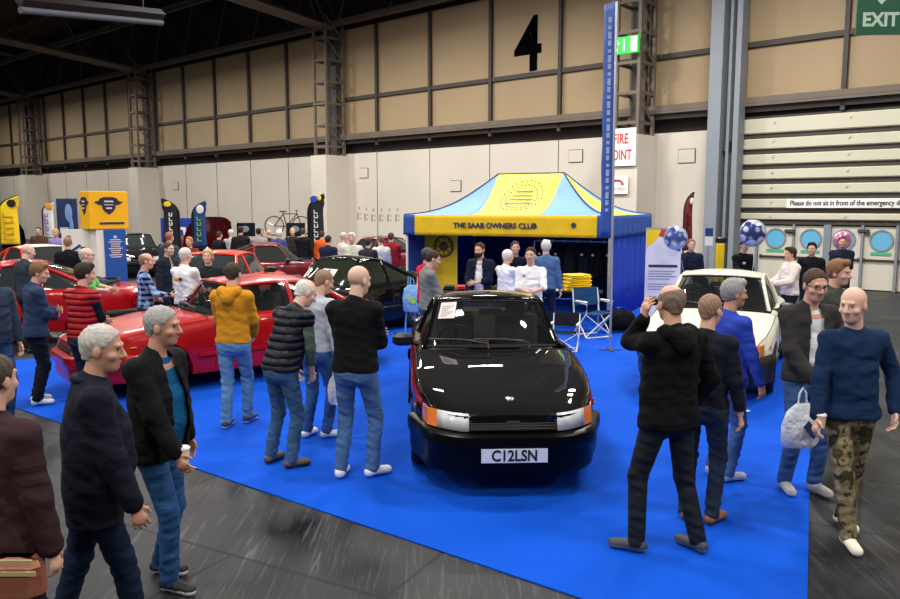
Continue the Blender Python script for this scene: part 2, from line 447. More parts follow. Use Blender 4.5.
o = wbuild(mb, 'roof_purlin'); struct(o, 'dark purlins under the roof deck')
mb = MB(); mb.prism([(XL-1, 1, zt1+.4), (XR+40, 1, zt1+.4), (XR+40, -60, zt1+.4+.085*61), (XL-1, -60, zt1+.4+.085*61)], (0, 0, .2))
o = wbuild(mb, 'ceiling', M_roof); struct(o, 'dark roof deck of the exhibition hall')
mb = MB(); mb.use(M_white_wall); mb.box((XL-.2, -30, ZW/2), (.4, 60, ZW)); mb.use(M_beige); mb.box((XL-.25, -30, (ZW+16)/2), (.4, 60, 16-ZW)); o = wbuild(mb, 'wall_left'); struct(o, 'far end wall of the hall')
# floor
mb = MB(); mb.box((0, 40, -.05), (220, 130, .1)); o = mb.build('floor', M_floor); struct(o, 'scuffed dark grey hall floor')
cpx = [(806, 674.6), (590, 602.5), (-60, 382.6), (-60, 366), (60, 357), (200, 338), (330, 310), (400, 296), (600, 297), (720, 306), (812, 332)]
mb = MB(); cps = [at_z(x, y, 0.0) for x, y in cpx]
mb.prism([(p.x, p.y, .001) for p in cps], (0, 0, .009)); o = mb.build('carpet', M_carpet); tag(o, 'bright blue exhibition carpet under the displayed cars and the tent', 'carpet')
# signs on the wall
x, z = wl(526.5, 47); S = thing('hall_number', 'large black figure four on the beige upper wall', 'sign'); S.matrix_world = WM.copy()
text('figure', '4', 2.75, mat('matt_black', (.002, .002, .002), 1, spec=0), S, facing((x, .1, z), 0), depth=.01, bold=.05, sx=.9)
def board(name, label, px0, px1, py0, py1, n, m, th=.03, cat='sign'):
    xa, za = wl(px0, (py0+py1)/2, n); xb, _ = wl(px1, (py0+py1)/2, n); xm_, z1 = wl((px0+px1)/2, py0, n); _, z0 = wl((px0+px1)/2, py1, n)
    S = thing(name, label, cat); S.matrix_world = WM.copy()
    mb = MB(); mb.box(((xa+xb)/2, -n, (z0+z1)/2), (xb-xa, th, z1-z0)); mb.build('board', m, S)
    return S, (xa+xb)/2, (z0+z1)/2, xb-xa, z1-z0
nn = 1.42
S, x, z, w, h = board('fire_point_sign', 'white sign with red capitals on the column behind the blue flagpole', 605, 636, 128.5, 166, nn, M_white)
text('lettering', 'FIRE', h*.38, M_red, S, facing((x+.02, -nn-.02, z+h*.21), 0), bold=.006, sx=.66); text('lettering', 'POINT', h*.38, M_red, S, facing((x, -nn-.02, z-h*.22), 0), bold=.006, sx=.62)
S, x, z, w, h = board('telephone_sign', 'small white sign with a red telephone handset symbol below the fire sign', 607, 628, 176, 194, nn, M_white)
mb = MB(); mb.tube([(x-.2, -nn-.02, z+.02), (x-.16, -nn-.02, z+.11), (x-.07, -nn-.02, z+.15), (x+.07, -nn-.02, z+.15), (x+.16, -nn-.02, z+.11), (x+.2, -nn-.02, z+.02)], [.05, .03, .03, .03, .03, .05], 6); mb.build('handset_symbol', M_red, S)
mb = MB(); mb.box((x, -nn-.02, z-.1), (w*.8, .005, .012)); mb.box((x, -nn-.02, z-.16), (w*.8, .005, .012)); mb.build('text_line', M_darksteel, S)
S, x, z, w, h = board('emergency_exit_sign', 'lit green running man exit sign high on the lattice column', 610, 639, 37, 54, nn, mat('exit_green', hx(10, 190, 60), .4, emit=(*hx(10, 190, 50), .55)), th=.12)
mw = mat('exit_white', hx(240, 250, 240), .4, emit=(.9, 1, .9, .6))
mb = MB(); y = -nn-.07
mb.box((x+w*.36, y, z), (w*.2, .01, h*.85)); mb.box((x+w*.02, y, z), (w*.05, .01, h*.7))
mb.build('door_symbol', mw, S)
mb = MB(); q = x-w*.3; mb.ell((q+.06, y, z+h*.3), (.05, .01, .05), 10, 6); mb.tube([(q+.03, y, z+.12), (q-.04, y, z-.06)], .045, 6); mb.tube([(q-.04, y, z-.06), (q+.1, y, z-.1), (q+.08, y, z-.22)], .025, 5); mb.tube([(q-.04, y, z-.06), (q-.08, y, z-.18), (q-.2, y, z-.2)], .025, 5)
mb.tube([(q+.03, y, z+.1), (q+.14, y, z+.05), (q+.18, y, z+.1)], .02, 5); mb.tube([(q+.02, y, z+.1), (q-.1, y, z+.08), (q-.14, y, z-.02)], .02, 5); mb.build('running_figure', mw, S)
for c in S.children: pass
# hanging EXIT sign, nearer
pe = at_y(880, 16, 15.0)
S = thing('hanging_exit_sign', 'dark green hanging sign reading EXIT at the top right corner', 'sign', pe, R(-2))
mb = MB(); mb.box((0, 0, 0), (.86, .04, .68)); mb.build('board', mat('exit_board', hx(14, 74, 48), .5), S)
me_ = mat('exit_letter', hx(170, 190, 170), .6); text('lettering', 'EXIT', .34, me_, S, facing((0, -.025, -.08), 0), bold=.012, sx=.95)
mb = MB(); mb.prism([(-.1, -.025, .3), (0, -.025, .2), (.1, -.025, .3)], (0, -.004, 0)); mb.build('arrow', me_, S)
mb = MB(); mb.tube([(-.35, 0, .34), (-.35, 0, 8)], .008, 5); mb.tube([(.35, 0, .34), (.35, 0, 8)], .008, 5); mb.build('suspension_wire', M_darksteel, S)
# faint marks on white wall
mb = MB(); mg = mat('faint_grey_mark', hx(160, 150, 140), .8)
for i, px in enumerate((358, 365, 372, 380, 388, 396)):
    x, z = wl(px, 216+min(i, 2)); mb.box((x, -.004, z), (.12, .006, .32)); mb.box((x+.16, -.004, z+.1), (.1, .006, .07)); mb.box((x+.16, -.004, z-.1), (.1, .006, .07))
    mb.box((x+.1, -.004, z+.36), (.1, .006, .12))
o = wbuild(mb, 'wall_marking', mg); tag(o, 'faint grey row of marks on the white wall left of the tent', 'marking')
# ceiling tube lamp
p0, p1 = at_y(20, 10, 14), at_y(162, 23, 17)
S = thing('tube_lamp', 'long unlit grey tube lamp hanging under the roof at top left', 'ceiling lamp', (p0+p1)/2)
d = (p1-p0)/2; mb = MB(); mb.tube([-d, d], .06, 10); mb.build('tube', mat('dull_tube', hx(84, 88, 94), .8), S, smooth=True)
mb = MB(); mb.tube([-d+Vector((0, 0, .16)), d+Vector((0, 0, .16))], .12, 4); mb.build('housing', M_black, S)
mb = MB()
for t in (-.7, .7): mb.tube([d*t+Vector((0, 0, .2)), d*t+Vector((0, 0, 7))], .012, 5)
mb.build('hanger', M_darksteel, S)
# ------------------------------------------------------------------ lights
def area(loc, sx, sy, power, col=(1, .97, .92), rot=(0, 0, 0)):
    l = bpy.data.lights.new('hall_lamp', 'AREA'); l.shape = 'RECTANGLE'; l.size = sx; l.size_y = sy; l.energy = power; l.color = col
    o = bpy.data.objects.new('hall_lamp', l); COL.objects.link(o); o.location = loc; o.rotation_euler = rot; return o
for i in range(5):
    for j in range(5):
        xx = -22+i*9.5; yy = -6+j*8.0
        pl = WMI @ Vector((xx, yy, 0))
        if pl.y > -3: continue
        area((xx, yy, 10.6), 1.6, .5, 520)
for t in (wl(20, 200)[0], wl(75, 200)[0], wl(140, 200)[0], wl(225, 200)[0], wl(320, 200)[0], wl(420, 200)[0], wl(600, 200)[0], wl(800, 200)[0]):
    p = WM @ Vector((t, -6.5, 9.6)); area(p, 1.6, .5, 560, rot=(0, 0, 0))
W = bpy.data.worlds.new('world'); SC.world = W; W.use_nodes = True
W.node_tree.nodes['Background'].inputs[0].default_value = (.86, .9, 1, 1); W.node_tree.nodes['Background'].inputs[1].default_value = .26
SC.view_settings.view_transform = 'Standard'; SC.view_settings.look = 'None'; SC.view_settings.gamma = 1; SC.view_settings.use_curve_mapping = False
SC.view_settings.exposure = 0.0
SC.cycles.use_denoising = True; SC.cycles.max_bounces = 6; SC.cycles.glossy_bounces = 3; SC.cycles.transparent_max_bounces = 12; SC.cycles.sample_clamp_indirect = 4.0
# ------------------------------------------------------------------ cars
def paint(name, col, rough=.35):
    return mat('car_paint_'+name, col, rough, coat=.6, spec=.3)
M_carglass = mat('car_glass', (.02, .024, .025), 0.03, alpha=.42, spec=.7, coat=.5)
M_carglass_b = mat('car_glass_far', (.03, .035, .036), 0.05, spec=.6)
M_interior = mat('car_interior', hx(40, 38, 38), .85)
M_seat = mat('car_seat', hx(66, 62, 60), .9)
M_head = mat('headlamp_glass', hx(205, 208, 206), .22, coat=1.0, bump=(70, .6, .01), var=(14, .35))
M_amber = mat('amber_lens', hx(236, 120, 20), .25, coat=1.0, var=(25, .25))
M_tail = mat('red_lens', hx(150, 10, 14), .2, coat=1.0)
M_alloy = mat('alloy_wheel', hx(150, 152, 155), .35, metal=.8)
M_plate = mat('number_plate_white', hx(222, 224, 232), .4)
M_platey = mat('number_plate_yellow', hx(230, 190, 30), .4)
M_paper = mat('paper_sheet', hx(225, 214, 214), .8)
def lerp(pts, x):
    if x <= pts[0][0]: return pts[0][1]
    for (a, va), (b, vb) in zip(pts, pts[1:]):
        if x <= b:
            t = (x-a)/(b-a); t2 = t*t*(3-2*t) if False else t
            return va+(vb-va)*t2
    return pts[-1][1]
SAAB = dict(L=4.4, top=[(-2.2, .86), (-2.1, .93), (-1.75, .96), (-1.2, .98), (.35, .98), (.62, .965), (1.2, .90), (1.8, .80), (2.08, .735), (2.2, .69)],
            belt=[(-2.2, .80), (-1.9, .90), (-1, .93), (.6, .915), (1.2, .85), (1.9, .74), (2.2, .66)],
            hw=[(-2.2, .70), (-2.05, .78), (-1.5, .835), (0, .845), (1.2, .83), (1.75, .785), (2.02, .72), (2.2, .675)],
            cowl=.66, head=.16, rear=-.62, tail=-1.70, zroof=1.385, wf=1.25, wr=-1.27, wr_r=.31, hatch=True)
def make_car(name, label, loc, rz, pm, P=SAAB, group=None, detail=2, z_sc=1.0, plate=None, bonnet_open=0.0, bumper=None, roofm=None, stripe=None, cat='car', soft=None, sheet=None, mirrors=2, glass=None):
    """car pointing along local +X; parts are children"""
    root = thing(name, label, cat, loc, rz, group)
    GL = glass or (M_carglass if detail > 1 else M_carglass_b)
    Lh = P['L']/2; top, belt, hw = P['top'], P['belt'], P['hw']
    bumper = bumper or M_black; roofm = roofm or pm
    wf, wr, rr = P['wf'], P['wr'], P['wr_r']; ra = rr+.045
    n = 74 if detail > 1 else 44
    xs = [-Lh+P['L']*i/n for i in range(n+1)]
    def zarch(x):
        z = .19
        for w in (wf, wr):
            if abs(x-w) < ra: z = max(z, rr+math.sqrt(ra*ra-(x-w)**2))
        return z
    def section(x):
        h, bz, tz = lerp(hw, x), lerp(belt, x), lerp(top, x); za = zarch(x)
        pts = [(0, .2), (h*.80, .2), (h*.955, .22), (h*.985, .34), (h, .50), (h*.995, .62), (h*.985, bz-.12), (h*.965, bz-.03), (h*.93, bz), (h*.86, bz+(tz-bz)*.35+.006), (h*.66, bz+(tz-bz)*.66), (h*.42, tz-.012), (h*.2, tz-.003), (0, tz)]
        out = []
        for i, (y, z) in enumerate(pts):
            if 0 < i < 8: z = max(z, za)
            if i == 0 and za > .3: z = .32
            out.append((y, z))
        return out
    def back(x, y):
        t = abs(y)/lerp(hw, x); w = max(0.0, min(1.0, (abs(x)-1.35)/.75)); w = w*w*(3-2*w)
        return (1 if x > 0 else -1)*w*(.25 if x > 0 else .22)*max(0.0, t-.5)**1.7/.308
    def dfm(v): return (v[0]-back(v[0], v[1]), v[1], v[2])
    sec = [section(x) for x in xs]; nn_ = len(sec[0])
    regs = {'body': MB(), 'bonnet': MB(), 'door': MB(), 'door2': MB(), 'boot': MB()}
    vmaps = {k: {} for k in regs}
    cab0, cab1 = P['tail']+.02, P['cowl']
    def region(i, j, side):
        xm = (xs[i]+xs[i+1])/2
        if j >= 9 and cab0 < xm < cab1: return None
        if j >= 8 and xm > P['cowl']+.02 and xm < Lh-.06: return 'bonnet'
        if 2 <= j < 8 and P['cowl']-1.25 < xm < P['cowl']-.08: return 'door' if side > 0 else 'door2'
        if j >= 9 and xm < cab0-.03 and xm > -Lh+.04: return 'boot'
        return 'body'
    for side in (1, -1):
        for i in range(n):
            for j in range(nn_-1):
                rg = region(i, j, side)
                if rg is None: continue
                mb = regs[rg]; vm = vmaps[rg]; q = []
                for (a, b) in ((i, j), (i+1, j), (i+1, j+1), (i, j+1)):
                    s_ = 0 if b in (nn_-1,) or b == 0 else side
                    key = (a, b, s_)
                    if key not in vm:
                        vm[key] = len(mb.v); y, z = sec[a][b]; mb.v.append((xs[a], side*y if s_ else 0.0, z))
                    q.append(vm[key])
                if len(set(q)) >= 3:
                    mb.f.append(tuple(q) if side < 0 else tuple(reversed(q))); mb.mi.append(0)
    for k, mb in regs.items():
        mb.use(pm)
    for mb in regs.values(): mb.v = [dfm(v) for v in mb.v]
    for e, idx in ((1, n), (-1, 0)):
        s_ = sec[idx]; x = xs[idx]
        rows = [[dfm((x, y*(-1+2*q/16), z)) for q in range(17)] for y, z in s_[1:-1]]+[[dfm((x, 0, s_[-1][1]))]*17]
        regs['body'].grid(rows, flip=(e < 0))
    body = regs['body'].build('body', pm, root, smooth=True, ang=35)
    bo = regs['bonnet'].build('bonnet', pm, root, smooth=True, ang=35)
    if bonnet_open:
        hx_ = P['cowl']; hz = lerp(top, hx_)
        bo.matrix_local = Matrix.Translation((hx_, 0, hz)) @ Matrix.Rotation(-bonnet_open, 4, 'Y') @ Matrix.Translation((-hx_, 0, -hz))
        mb = MB(); mb.use(M_interior); mb.box((1.45, 0, .55), (1.3, 1.3, .2)); mb.use(M_alu); mb.box((1.4, .1, .7), (.5, .4, .12), bev=.03); mb.build('engine', None, root)
    for k in ('door', 'door2'): regs[k].build('door', pm, root, smooth=True, ang=35)
    if regs['boot'].f: regs['boot'].build('boot_lid', pm, root, smooth=True, ang=35)
    # shut lines
    mb = MB()
    ix = lambda x: min(range(n+1), key=lambda q: abs(xs[q]-x))
    for xd in (P['cowl']-1.25, P['cowl']-.08):
        i = ix(xd)
        for s_ in (1, -1): mb = MB(); mb.tube([dfm((xs[i], s_*(y+.001), z)) for y, z in sec[i][2:9]], .005, 4); mb.build('panel_gap', M_dark, root)
    mb = MB(); i = ix(P['cowl']+.02); mb.tube([(xs[i], y, z+.001) for y, z in sec[i][8:]]+[(xs[i], -y, z+.001) for y, z in reversed(sec[i][8:])], .006, 4); mb.build('panel_gap', M_dark, root)
    if not bonnet_open:
        for s_ in (1, -1): mb = MB(); mb.tube([dfm((xs[q], s_*sec[q][8][0], sec[q][8][1]+.001)) for q in range(ix(P['cowl']), n)], .005, 4); mb.build('panel_gap', M_dark, root)
    # greenhouse
    zr = P['zroof']; xh, xr_, xt, xc = P['head'], P['rear'], P['tail'], P['cowl']
    def C_base(t):  # windshield base, t -1..1
        return Vector((xc+.03-.34*abs(t)**2.2, t*.69, lerp(top, xc)+.005-.05*abs(t)**3))
    def C_head(t):
        return Vector((xh-.13*abs(t)**2.2, t*.555, zr-.035*abs(t)**2.5-.01))
    def T_head(t): return Vector((xr_+.05*abs(t)**2, t*.54, zr-.02-.03*abs(t)**2.5))
    def T_base(t): return Vector((xt+.28*abs(t)**2.4, t*.66, lerp(top, xt)+.01-.03*abs(t)**3))
    ts = [-1+2*i/14 for i in range(15)]
    def panel(A, B, nv=6, bulge=.02, k0=0.0, k1=1.0, t0=1.0):
        rows = []
        for i in range(nv+1):
            v = k0+(k1-k0)*i/nv
            row = []
            for t in ts:
                a, b = A(t*t0), B(t*t0); p = a.lerp(b, v); nrm = Vector((b.z-a.z, 0, a.x-b.x)); nrm = nrm.normalized() if nrm.length else nrm
                if nrm.z < 0: nrm = -nrm
                row.append(p+nrm*bulge*math.sin(PI*v))
            rows.append(row)
        return rows
    mb = MB(); mb.grid(panel(C_base, C_head, 6, .02, .02, .98, .96)); ws = mb.build('windscreen', GL, root, smooth=True, ang=180)
    mb = MB(); mb.grid(panel(T_base, T_head, 6, .035, .06, .97, .93), flip=True); mb.build('rear_window', GL, root, smooth=True, ang=180)
    # roof
    rows = []
    for i in range(9):
        v = i/8; row = []
        for t in ts:
            a, b = C_head(t), T_head(t); p = a.lerp(b, v); p.z += .045*math.sin(PI*v)**.8*(1-.6*t*t)+.012; row.append(p)
        rows.append(row)
    mb = MB(); mb.grid(rows)
    # roof side rails down to window line
    mb.build('roof', roofm, root, smooth=True, ang=180, solid=.02)
    # side glass + pillars
    for s_ in (1, -1):
        def low(x): return Vector((x, s_*(lerp(hw, x)*.93-.04), lerp(belt, x)+.0))
        def up(x):
            # roof-side curve with slanted ends
            if x > xh-.13:
                v = (x-(xh-.13))/((xc-.31)-(xh-.13)); return C_head(s_).lerp(C_base(s_), v)
            if x < xr_+.05:
                v = ((xr_+.05)-x)/((xr_+.05)-(xt+.28)); return T_head(s_).lerp(T_base(s_), v)
            v = (x-(xr_+.05))/((xh-.13)-(xr_+.05)); p = T_head(s_).lerp(C_head(s_), v); p.z += .03*math.sin(PI*v); return p
        xa, xb = xt+.30, xc-.33
        N = 30; us = [xa+(xb-xa)*i/N for i in range(N+1)]
        def sg(name, u0, u1, k):
            r0 = []; r1 = []; r2 = []
            for i in range(k+1):
                x = u0+(u1-u0)*i/k; a, b = low(x), up(x); c = (a+b)/2; c.y += s_*.02
                r0.append(a.lerp(b, .03)); r1.append(c); r2.append(b.lerp(a, .03) if (b-a).length > .06 else b)
            mb = MB(); mb.grid([r0, r1, r2], flip=(s_ > 0)); return mb.build(name, GL, root, smooth=True, ang=180)
        bp = P['cowl']-1.25+.02
        sg('side_window', bp+.03, xb-.03, 12); sg('side_window', xa+.16, bp-.03, 10)
        mb = MB(); r_ = .028
        mb.use(pm)
        mb.tube([C_base(s_*.985)]+[C_base(s_*.985).lerp(C_head(s_), v)+Vector((.012*math.sin(PI*v), 0, 0)) for v in (.25, .5, .75)]+[C_head(s_)], [.034, .03, .028, .028, .028], 6)
        q = up(bp); mb.tube([low(bp), (low(bp)+q)/2+Vector((0, s_*.018, 0)), q], .034, 6)
        mb.tube([T_head(s_), (T_head(s_)+T_base(s_))/2, T_base(s_)], [.03, .05, .07], 6)
        mb.tube([up(x) for x in [xr_+.05+((xh-.13)-(xr_+.05))*i/8 for i in range(9)]], .026, 6)
        mb.use(pm); mb.grid([[low(xa-.1), low(xa+.17)], [up(xa-.0), up(xa+.17)]])
        mb.build('pillar', None, root, smooth=True, ang=60)
        mb = MB(); mb.tube([low(x)+Vector((0, s_*.012, -.005)) for x in us], .012, 5); mb.build('window_trim', M_black if detail > 1 else M_black, root)
    # header seal + wipers
    mb = MB(); mb.tube([C_base(t)+Vector((.0, 0, .004)) for t in ts], .014, 5); mb.tube([C_head(t)+Vector((.008, 0, -.004)) for t in ts], .012, 5); mb.build('windscreen_seal', M_rubber, root, smooth=True)
    if detail > 1:
        for y0, y1 in ((.42, -.14), (-.08, -.60)):
            a = C_base(y0*1.2)+Vector((.08, 0, .0)); w0 = C_base(y1/.69).lerp(C_head(y1/.69), .12)+Vector((.03, 0, .03))
            mb = MB(); mb.tube([a, a+Vector((-.03, 0, .05)), a.lerp(w0, .5)+Vector((.02, 0, .05)), w0], .008, 5); mb.tube([C_base(y0/.69*.7).lerp(C_head(y0/.69), .08)+Vector((.03, 0, .03)), w0+Vector((0, -.06, 0))], .009, 5)
            mb.build('wiper', M_black if False else M_darksteel, root)
    # interior
    mb = MB(); mb.use(M_interior); mb.box(((xc+xt)/2, 0, .5), (xc-xt-.2, 1.3, .3)); mb.box((xc-.22, 0, .83), (.36, 1.3, .2), bev=.04); mb.box((xt+.3, 0, .8), (.6, 1.2, .3))
    mb.build('cabin_floor', None, root)
    if detail > 1:
        for y in (.36, -.36):
            mb = MB(); mb.box((-.15, y, .68), (.5, .5, .16), bev=.04); mb.box((-.42, y, .93), (.14, .48, .5), M=Matrix.Rotation(-.2, 3, 'Y'), bev=.05); mb.box((-.5, y, 1.2), (.08, .24, .16), bev=.03); mb.build('front_seat', M_seat, root, smooth=True)
        mb = MB(); mb.box((-1.15, 0, .9), (.16, 1.15, .45), M=Matrix.Rotation(-.25, 3, 'Y'), bev=.05); mb.build('rear_seat', M_seat, root)
        # right-hand drive: wheel on the car's right (-Y)
        mb = MB(); Tm = Matrix.Translation((.18, -.36, .96)) @ Matrix.Rotation(-1.1, 4, 'Y')
        mb.tube([Tm @ Vector((.19*math.cos(2*PI*i/20), .19*math.sin(2*PI*i/20), 0)) for i in range(20)], .014, 6, closed=True); mb.tube([Tm @ Vector((-.19, 0, 0)), Tm @ Vector((.19, 0, 0))], .015, 5); mb.tube([Tm @ Vector((0, 0, 0)), Tm @ Vector((0, 0, -.2))], .025, 6)
        mb.build('steering_wheel', M_black, root, smooth=True)
        mb = MB(); mb.box((.25, 0, 1.27), (.03, .24, .06), bev=.015); mb.tube([(.25, 0, 1.28), (.22, 0, 1.34)], .01, 5); mb.build('rear_view_mirror', M_black, root)
    if sheet:
        for (t, v0, v1, w) in sheet:
            a = C_base(t).lerp(C_head(t), v0)+Vector((.03, 0, .012)); a2 = C_base(t+w).lerp(C_head(t+w), v0)+Vector((.03, 0, .012))
            b2 = C_base(t+w).lerp(C_head(t+w), v1)+Vector((.03, 0, .012)); b_ = C_base(t).lerp(C_head(t), v1)+Vector((.03, 0, .012))
            mb = MB(); mb.add([a, a2, b2, b_], [(0, 1, 2, 3)]); sh = mb.build('information_sheet', M_paper, root, solid=.002)
            if detail > 1:
                mb = MB()
                for k in range(6):
                    v = .15+.12*k; mb.tube([a.lerp(b_, v).lerp(a2.lerp(b2, v), .12)+Vector((.004, 0, .002)), a.lerp(b_, v).lerp(a2.lerp(b2, v), .5+.35*((k*7) % 3)/2)+Vector((.004, 0, .002))], .0022, 4)
                mb.build('text_line', mat('ink_grey', hx(150, 120, 125), .8), sh)
    # door mirrors
    for s_ in ((1, -1) if mirrors == 2 else (-1,)):
        mb = MB(); x = xc-.42; y = s_*(lerp(hw, x)*.93+.13)
        mb.box((x, y, .98), (.13, .22, .13), bev=.035); mb.tube([(x, y-s_*.1, .95), (x, y-s_*.2, .92)], .03, 6); mb.build('door_mirror', M_black if soft is None else soft, root, smooth=True)
    # wheels
    for w in (wf, wr):
        for s_ in (1, -1):
            y = s_*(lerp(hw, w)-.10); T = Matrix.Translation((w, y, rr)) @ Matrix.Rotation(-s_*PI/2, 4, 'X')
            mb = MB(); mb.lathe([(rr*.62, -.1), (rr*.93, -.1), (rr, -.07), (rr, .07), (rr*.93, .1), (rr*.62, .1)], 28, T); tw = mb.build('wheel', M_rubber, root, smooth=True)
            mb = MB(); mb.lathe([(.001, .05), (.05, .06), (.06, .04), (rr*.5, .04), (rr*.56, .07), (rr*.63, .085), (rr*.64, -.08)], 28, T)
            for k in range(5):
                a = 2*PI*k/5; mb.tube([T @ Vector((.04*math.cos(a), .04*math.sin(a), .055)), T @ Vector((rr*.58*math.cos(a), rr*.58*math.sin(a), .065))], [.035, .03], 5)
            mb.build('wheel_rim', M_alloy, tw, smooth=True)
    mb = MB(); mb.box((0, 0, .3), (P['L']-.5, 1.1, .2)); mb.build('underbody', M_black, root)
    # bumpers
    for e in (1, -1):
        rows = []
        prof = [(.0, .21), (.03, .21), (.05, .29), (.055, .40), (.085, .42), (.095, .47), (.085, .53), (.05, .55), (-.03, .55)]
        wx = wf if e > 0 else wr; path = []
        for q in range(5): xx = abs(wx)+ra+.015+(Lh-.02-abs(wx)-ra-.015)*q/5; path.append((xx, 1.0))
        tt = [1-2*q/20 for q in range(21)]
        base = [(xx, lerp(hw, e*xx), 'l') for xx, _ in path]+[(Lh, t*lerp(hw, e*Lh), 'f') for t in tt]+[(xx, -lerp(hw, e*xx), 'r') for xx, _ in reversed(path)]
        pts = [Vector(dfm((e*xx, yy, 0))) for xx, yy, _ in base]; N_ = len(pts)
        for (dx, z) in prof:
            row = []
            for q in range(N_):
                tg = pts[min(N_-1, q+1)]-pts[max(0, q-1)]; nr = Vector((tg.y, -tg.x, 0)).normalized()
                if nr.dot(Vector((e, pts[q].y*.3, 0))) < 0 and nr.dot(pts[q]) < 0: nr = -nr
                p = pts[q]+nr*(dx*(1 if 5 < q < N_-6 else .55)+.012); row.append((p.x, p.y, z))
            rows.append(row)
        mb = MB(); mb.grid(rows, flip=(e < 0)); mb.build('bumper', bumper, root, smooth=True, ang=50)
    # side rubbing strip
    for s_ in (1, -1):
        mb = MB(); mb.box((0, s_*.848, .47), (1.65, .02, .06), bev=.008); mb.build('rubbing_strip', bumper, root)
        if stripe:
            mb = MB(); mb.use(stripe)
            for i in range(n):
                if -1.9 > xs[i] or xs[i] > 1.9: continue
                a, b = sec[i][6], sec[i+1][6]; a5, b5 = sec[i][7], sec[i+1][7]
                mb.add([dfm(_v) for _v in [(xs[i], s_*(a[0]+.004), a[1]+.045), (xs[i+1], s_*(b[0]+.004), b[1]+.045), (xs[i+1], s_*(b5[0]+.004), b5[1]), (xs[i], s_*(a5[0]+.004), a5[1])]], [(0, 1, 2, 3)])
            mb.build('coach_stripe', None, root)
    if stripe:
        pass
    # front face
    hf = lerp(hw, Lh-.02); z0 = .565; z1 = .69
    def fx(t): return Lh+.012-abs(back(Lh, min(1.0, abs(t))*hf))
    def strip(t0, t1, za, zb, dx=0.0, k=6, tilt=.05):
        r0 = []; r1 = []
        for i in range(k+1):
            t = t0+(t1-t0)*i/k
            r0.append((fx(t)+dx, t*(hf+.005), za)); r1.append((fx(t)+dx-tilt, t*(hf+.005), zb))
        return [r0, r1]
    mb = MB(); mb.grid(strip(-.52, .52, z0, z1, .0)); mb.build('grille', M_black, root, solid=.02)
    mb = MB()
    for k in range(6): mb.grid([[(Lh+.02-.05*(k+.5)/6, y, z0+.02*k+.012) for y in (-.36, .36)], [(Lh+.028-.05*(k+.5)/6, y, z0+.02*k+.018) for y in (-.36, .36)]])
    mb.build('grille_bar', M_darksteel, root, solid=.004)
    if detail > 1:
        mb = MB(); mb.box((Lh+.0, 0, .635), (.02, .1, .012)); mb.build('grille_badge', M_chrome, root)
        mb = MB(); mb.lathe([(.001, .006), (.028, .005), (.034, 0)], 20, Matrix.Translation((Lh-.24, 0, lerp(top, Lh-.24)+.004)) @ Matrix.Rotation(.25, 4, 'Y')); mb.build('bonnet_badge', M_chrome, root, smooth=True)
    for s_ in (1, -1):
        mb = MB(); mb.grid(strip(s_*.52, s_*.88, z0-.005, z1+.005, .012)); mb.build('headlamp', M_head, root, solid=.02, smooth=True)
        mb = MB(); mb.grid(strip(s_*.885, s_*1.0, z0-.005, z1+.005, .014, 4))
        xe = fx(1.0)+.014; ye = s_*(hf+.005)
        mb.grid([[(xe, ye, z0-.005), (xe-.15, ye+s_*.035, z0-.005)], [(xe-.05, ye, z1+.005), (xe-.18, ye+s_*.035, z1+.005)]]); mb.build('indicator', M_amber, root, solid=.012)
        rw = [[dfm((-Lh-.012, s_*lerp(hw, -Lh)*(.45+.54*q/6), z)) for q in range(7)] for z in (.60, .76)]
        rw = [[(p[0]-.012, p[1], p[2]) for p in r] for r in rw]
        mb = MB(); mb.grid(rw); mb.build('tail_lamp', M_tail, root, solid=.02)
        mb = MB(); p_ = dfm((1.74, s_*lerp(hw, 1.74), .64)); mb.box(p_, (.08, .02, .03), bev=.008); mb.build('side_repeater', M_amber, root)
    if plate:
        mb = MB(); mb.box((Lh+.105, 0, .385), (.012, .53, .112)); p = mb.build('number_plate', M_plate, root)
        if plate is not True: text('plate_lettering', plate, .125, M_black, p, Matrix.Translation((Lh+.113, 0, .383)) @ Matrix.Rotation(PI/2, 4, 'Z') @ Matrix.Rotation(PI/2, 4, 'X'), depth=.001, bold=.003, sx=.86)
    mb = MB(); mb.box((-Lh-.105, 0, .40), (.012, .52, .11)); mb.build('rear_plate', M_platey, root)
    if P.get('hatch'):
        mb = MB(); mb.tube([T_base(t)+Vector((-.10, 0, .05)) for t in ts], .03, 6); mb.build('rear_spoiler', M_rubber, root, smooth=True)
    return root
PB = mat('car_paint_black', hx(5, 5, 6), .7, coat=1.0, spec=.05); PR = paint('red', hx(172, 4, 10)); PW = paint('ivory', hx(232, 226, 206)); PM_ = paint('maroon', hx(110, 14, 26)); PG = paint('dark_green', hx(28, 34, 32)); PO = paint('orange_red', hx(214, 58, 30))
def heading(p0, p1): return math.atan2(p1[1]-p0[1], p1[0]-p0[0])
# black car in the centre : nose at pixel (510, plate), pointing at the camera
pf = at_z(514, 455, .39); dirx = Vector((.045, -1.0)).normalized()
cc = Vector((pf.x, pf.y))-dirx*2.27
make_car('hatchback_car', 'glossy black hatchback with plate C12LSN parked nose-on in the middle of the blue carpet', (cc.x, cc.y, .01), math.atan2(dirx.y, dirx.x), PB, plate='C12LSN', bumper=mat('bumper_black', hx(5, 5, 6), .3, spec=.18), mirrors=1, stripe=mat('red_stripe', hx(190, 20, 30), .3, coat=1), sheet=[(-.90, .60, .96, .28)])
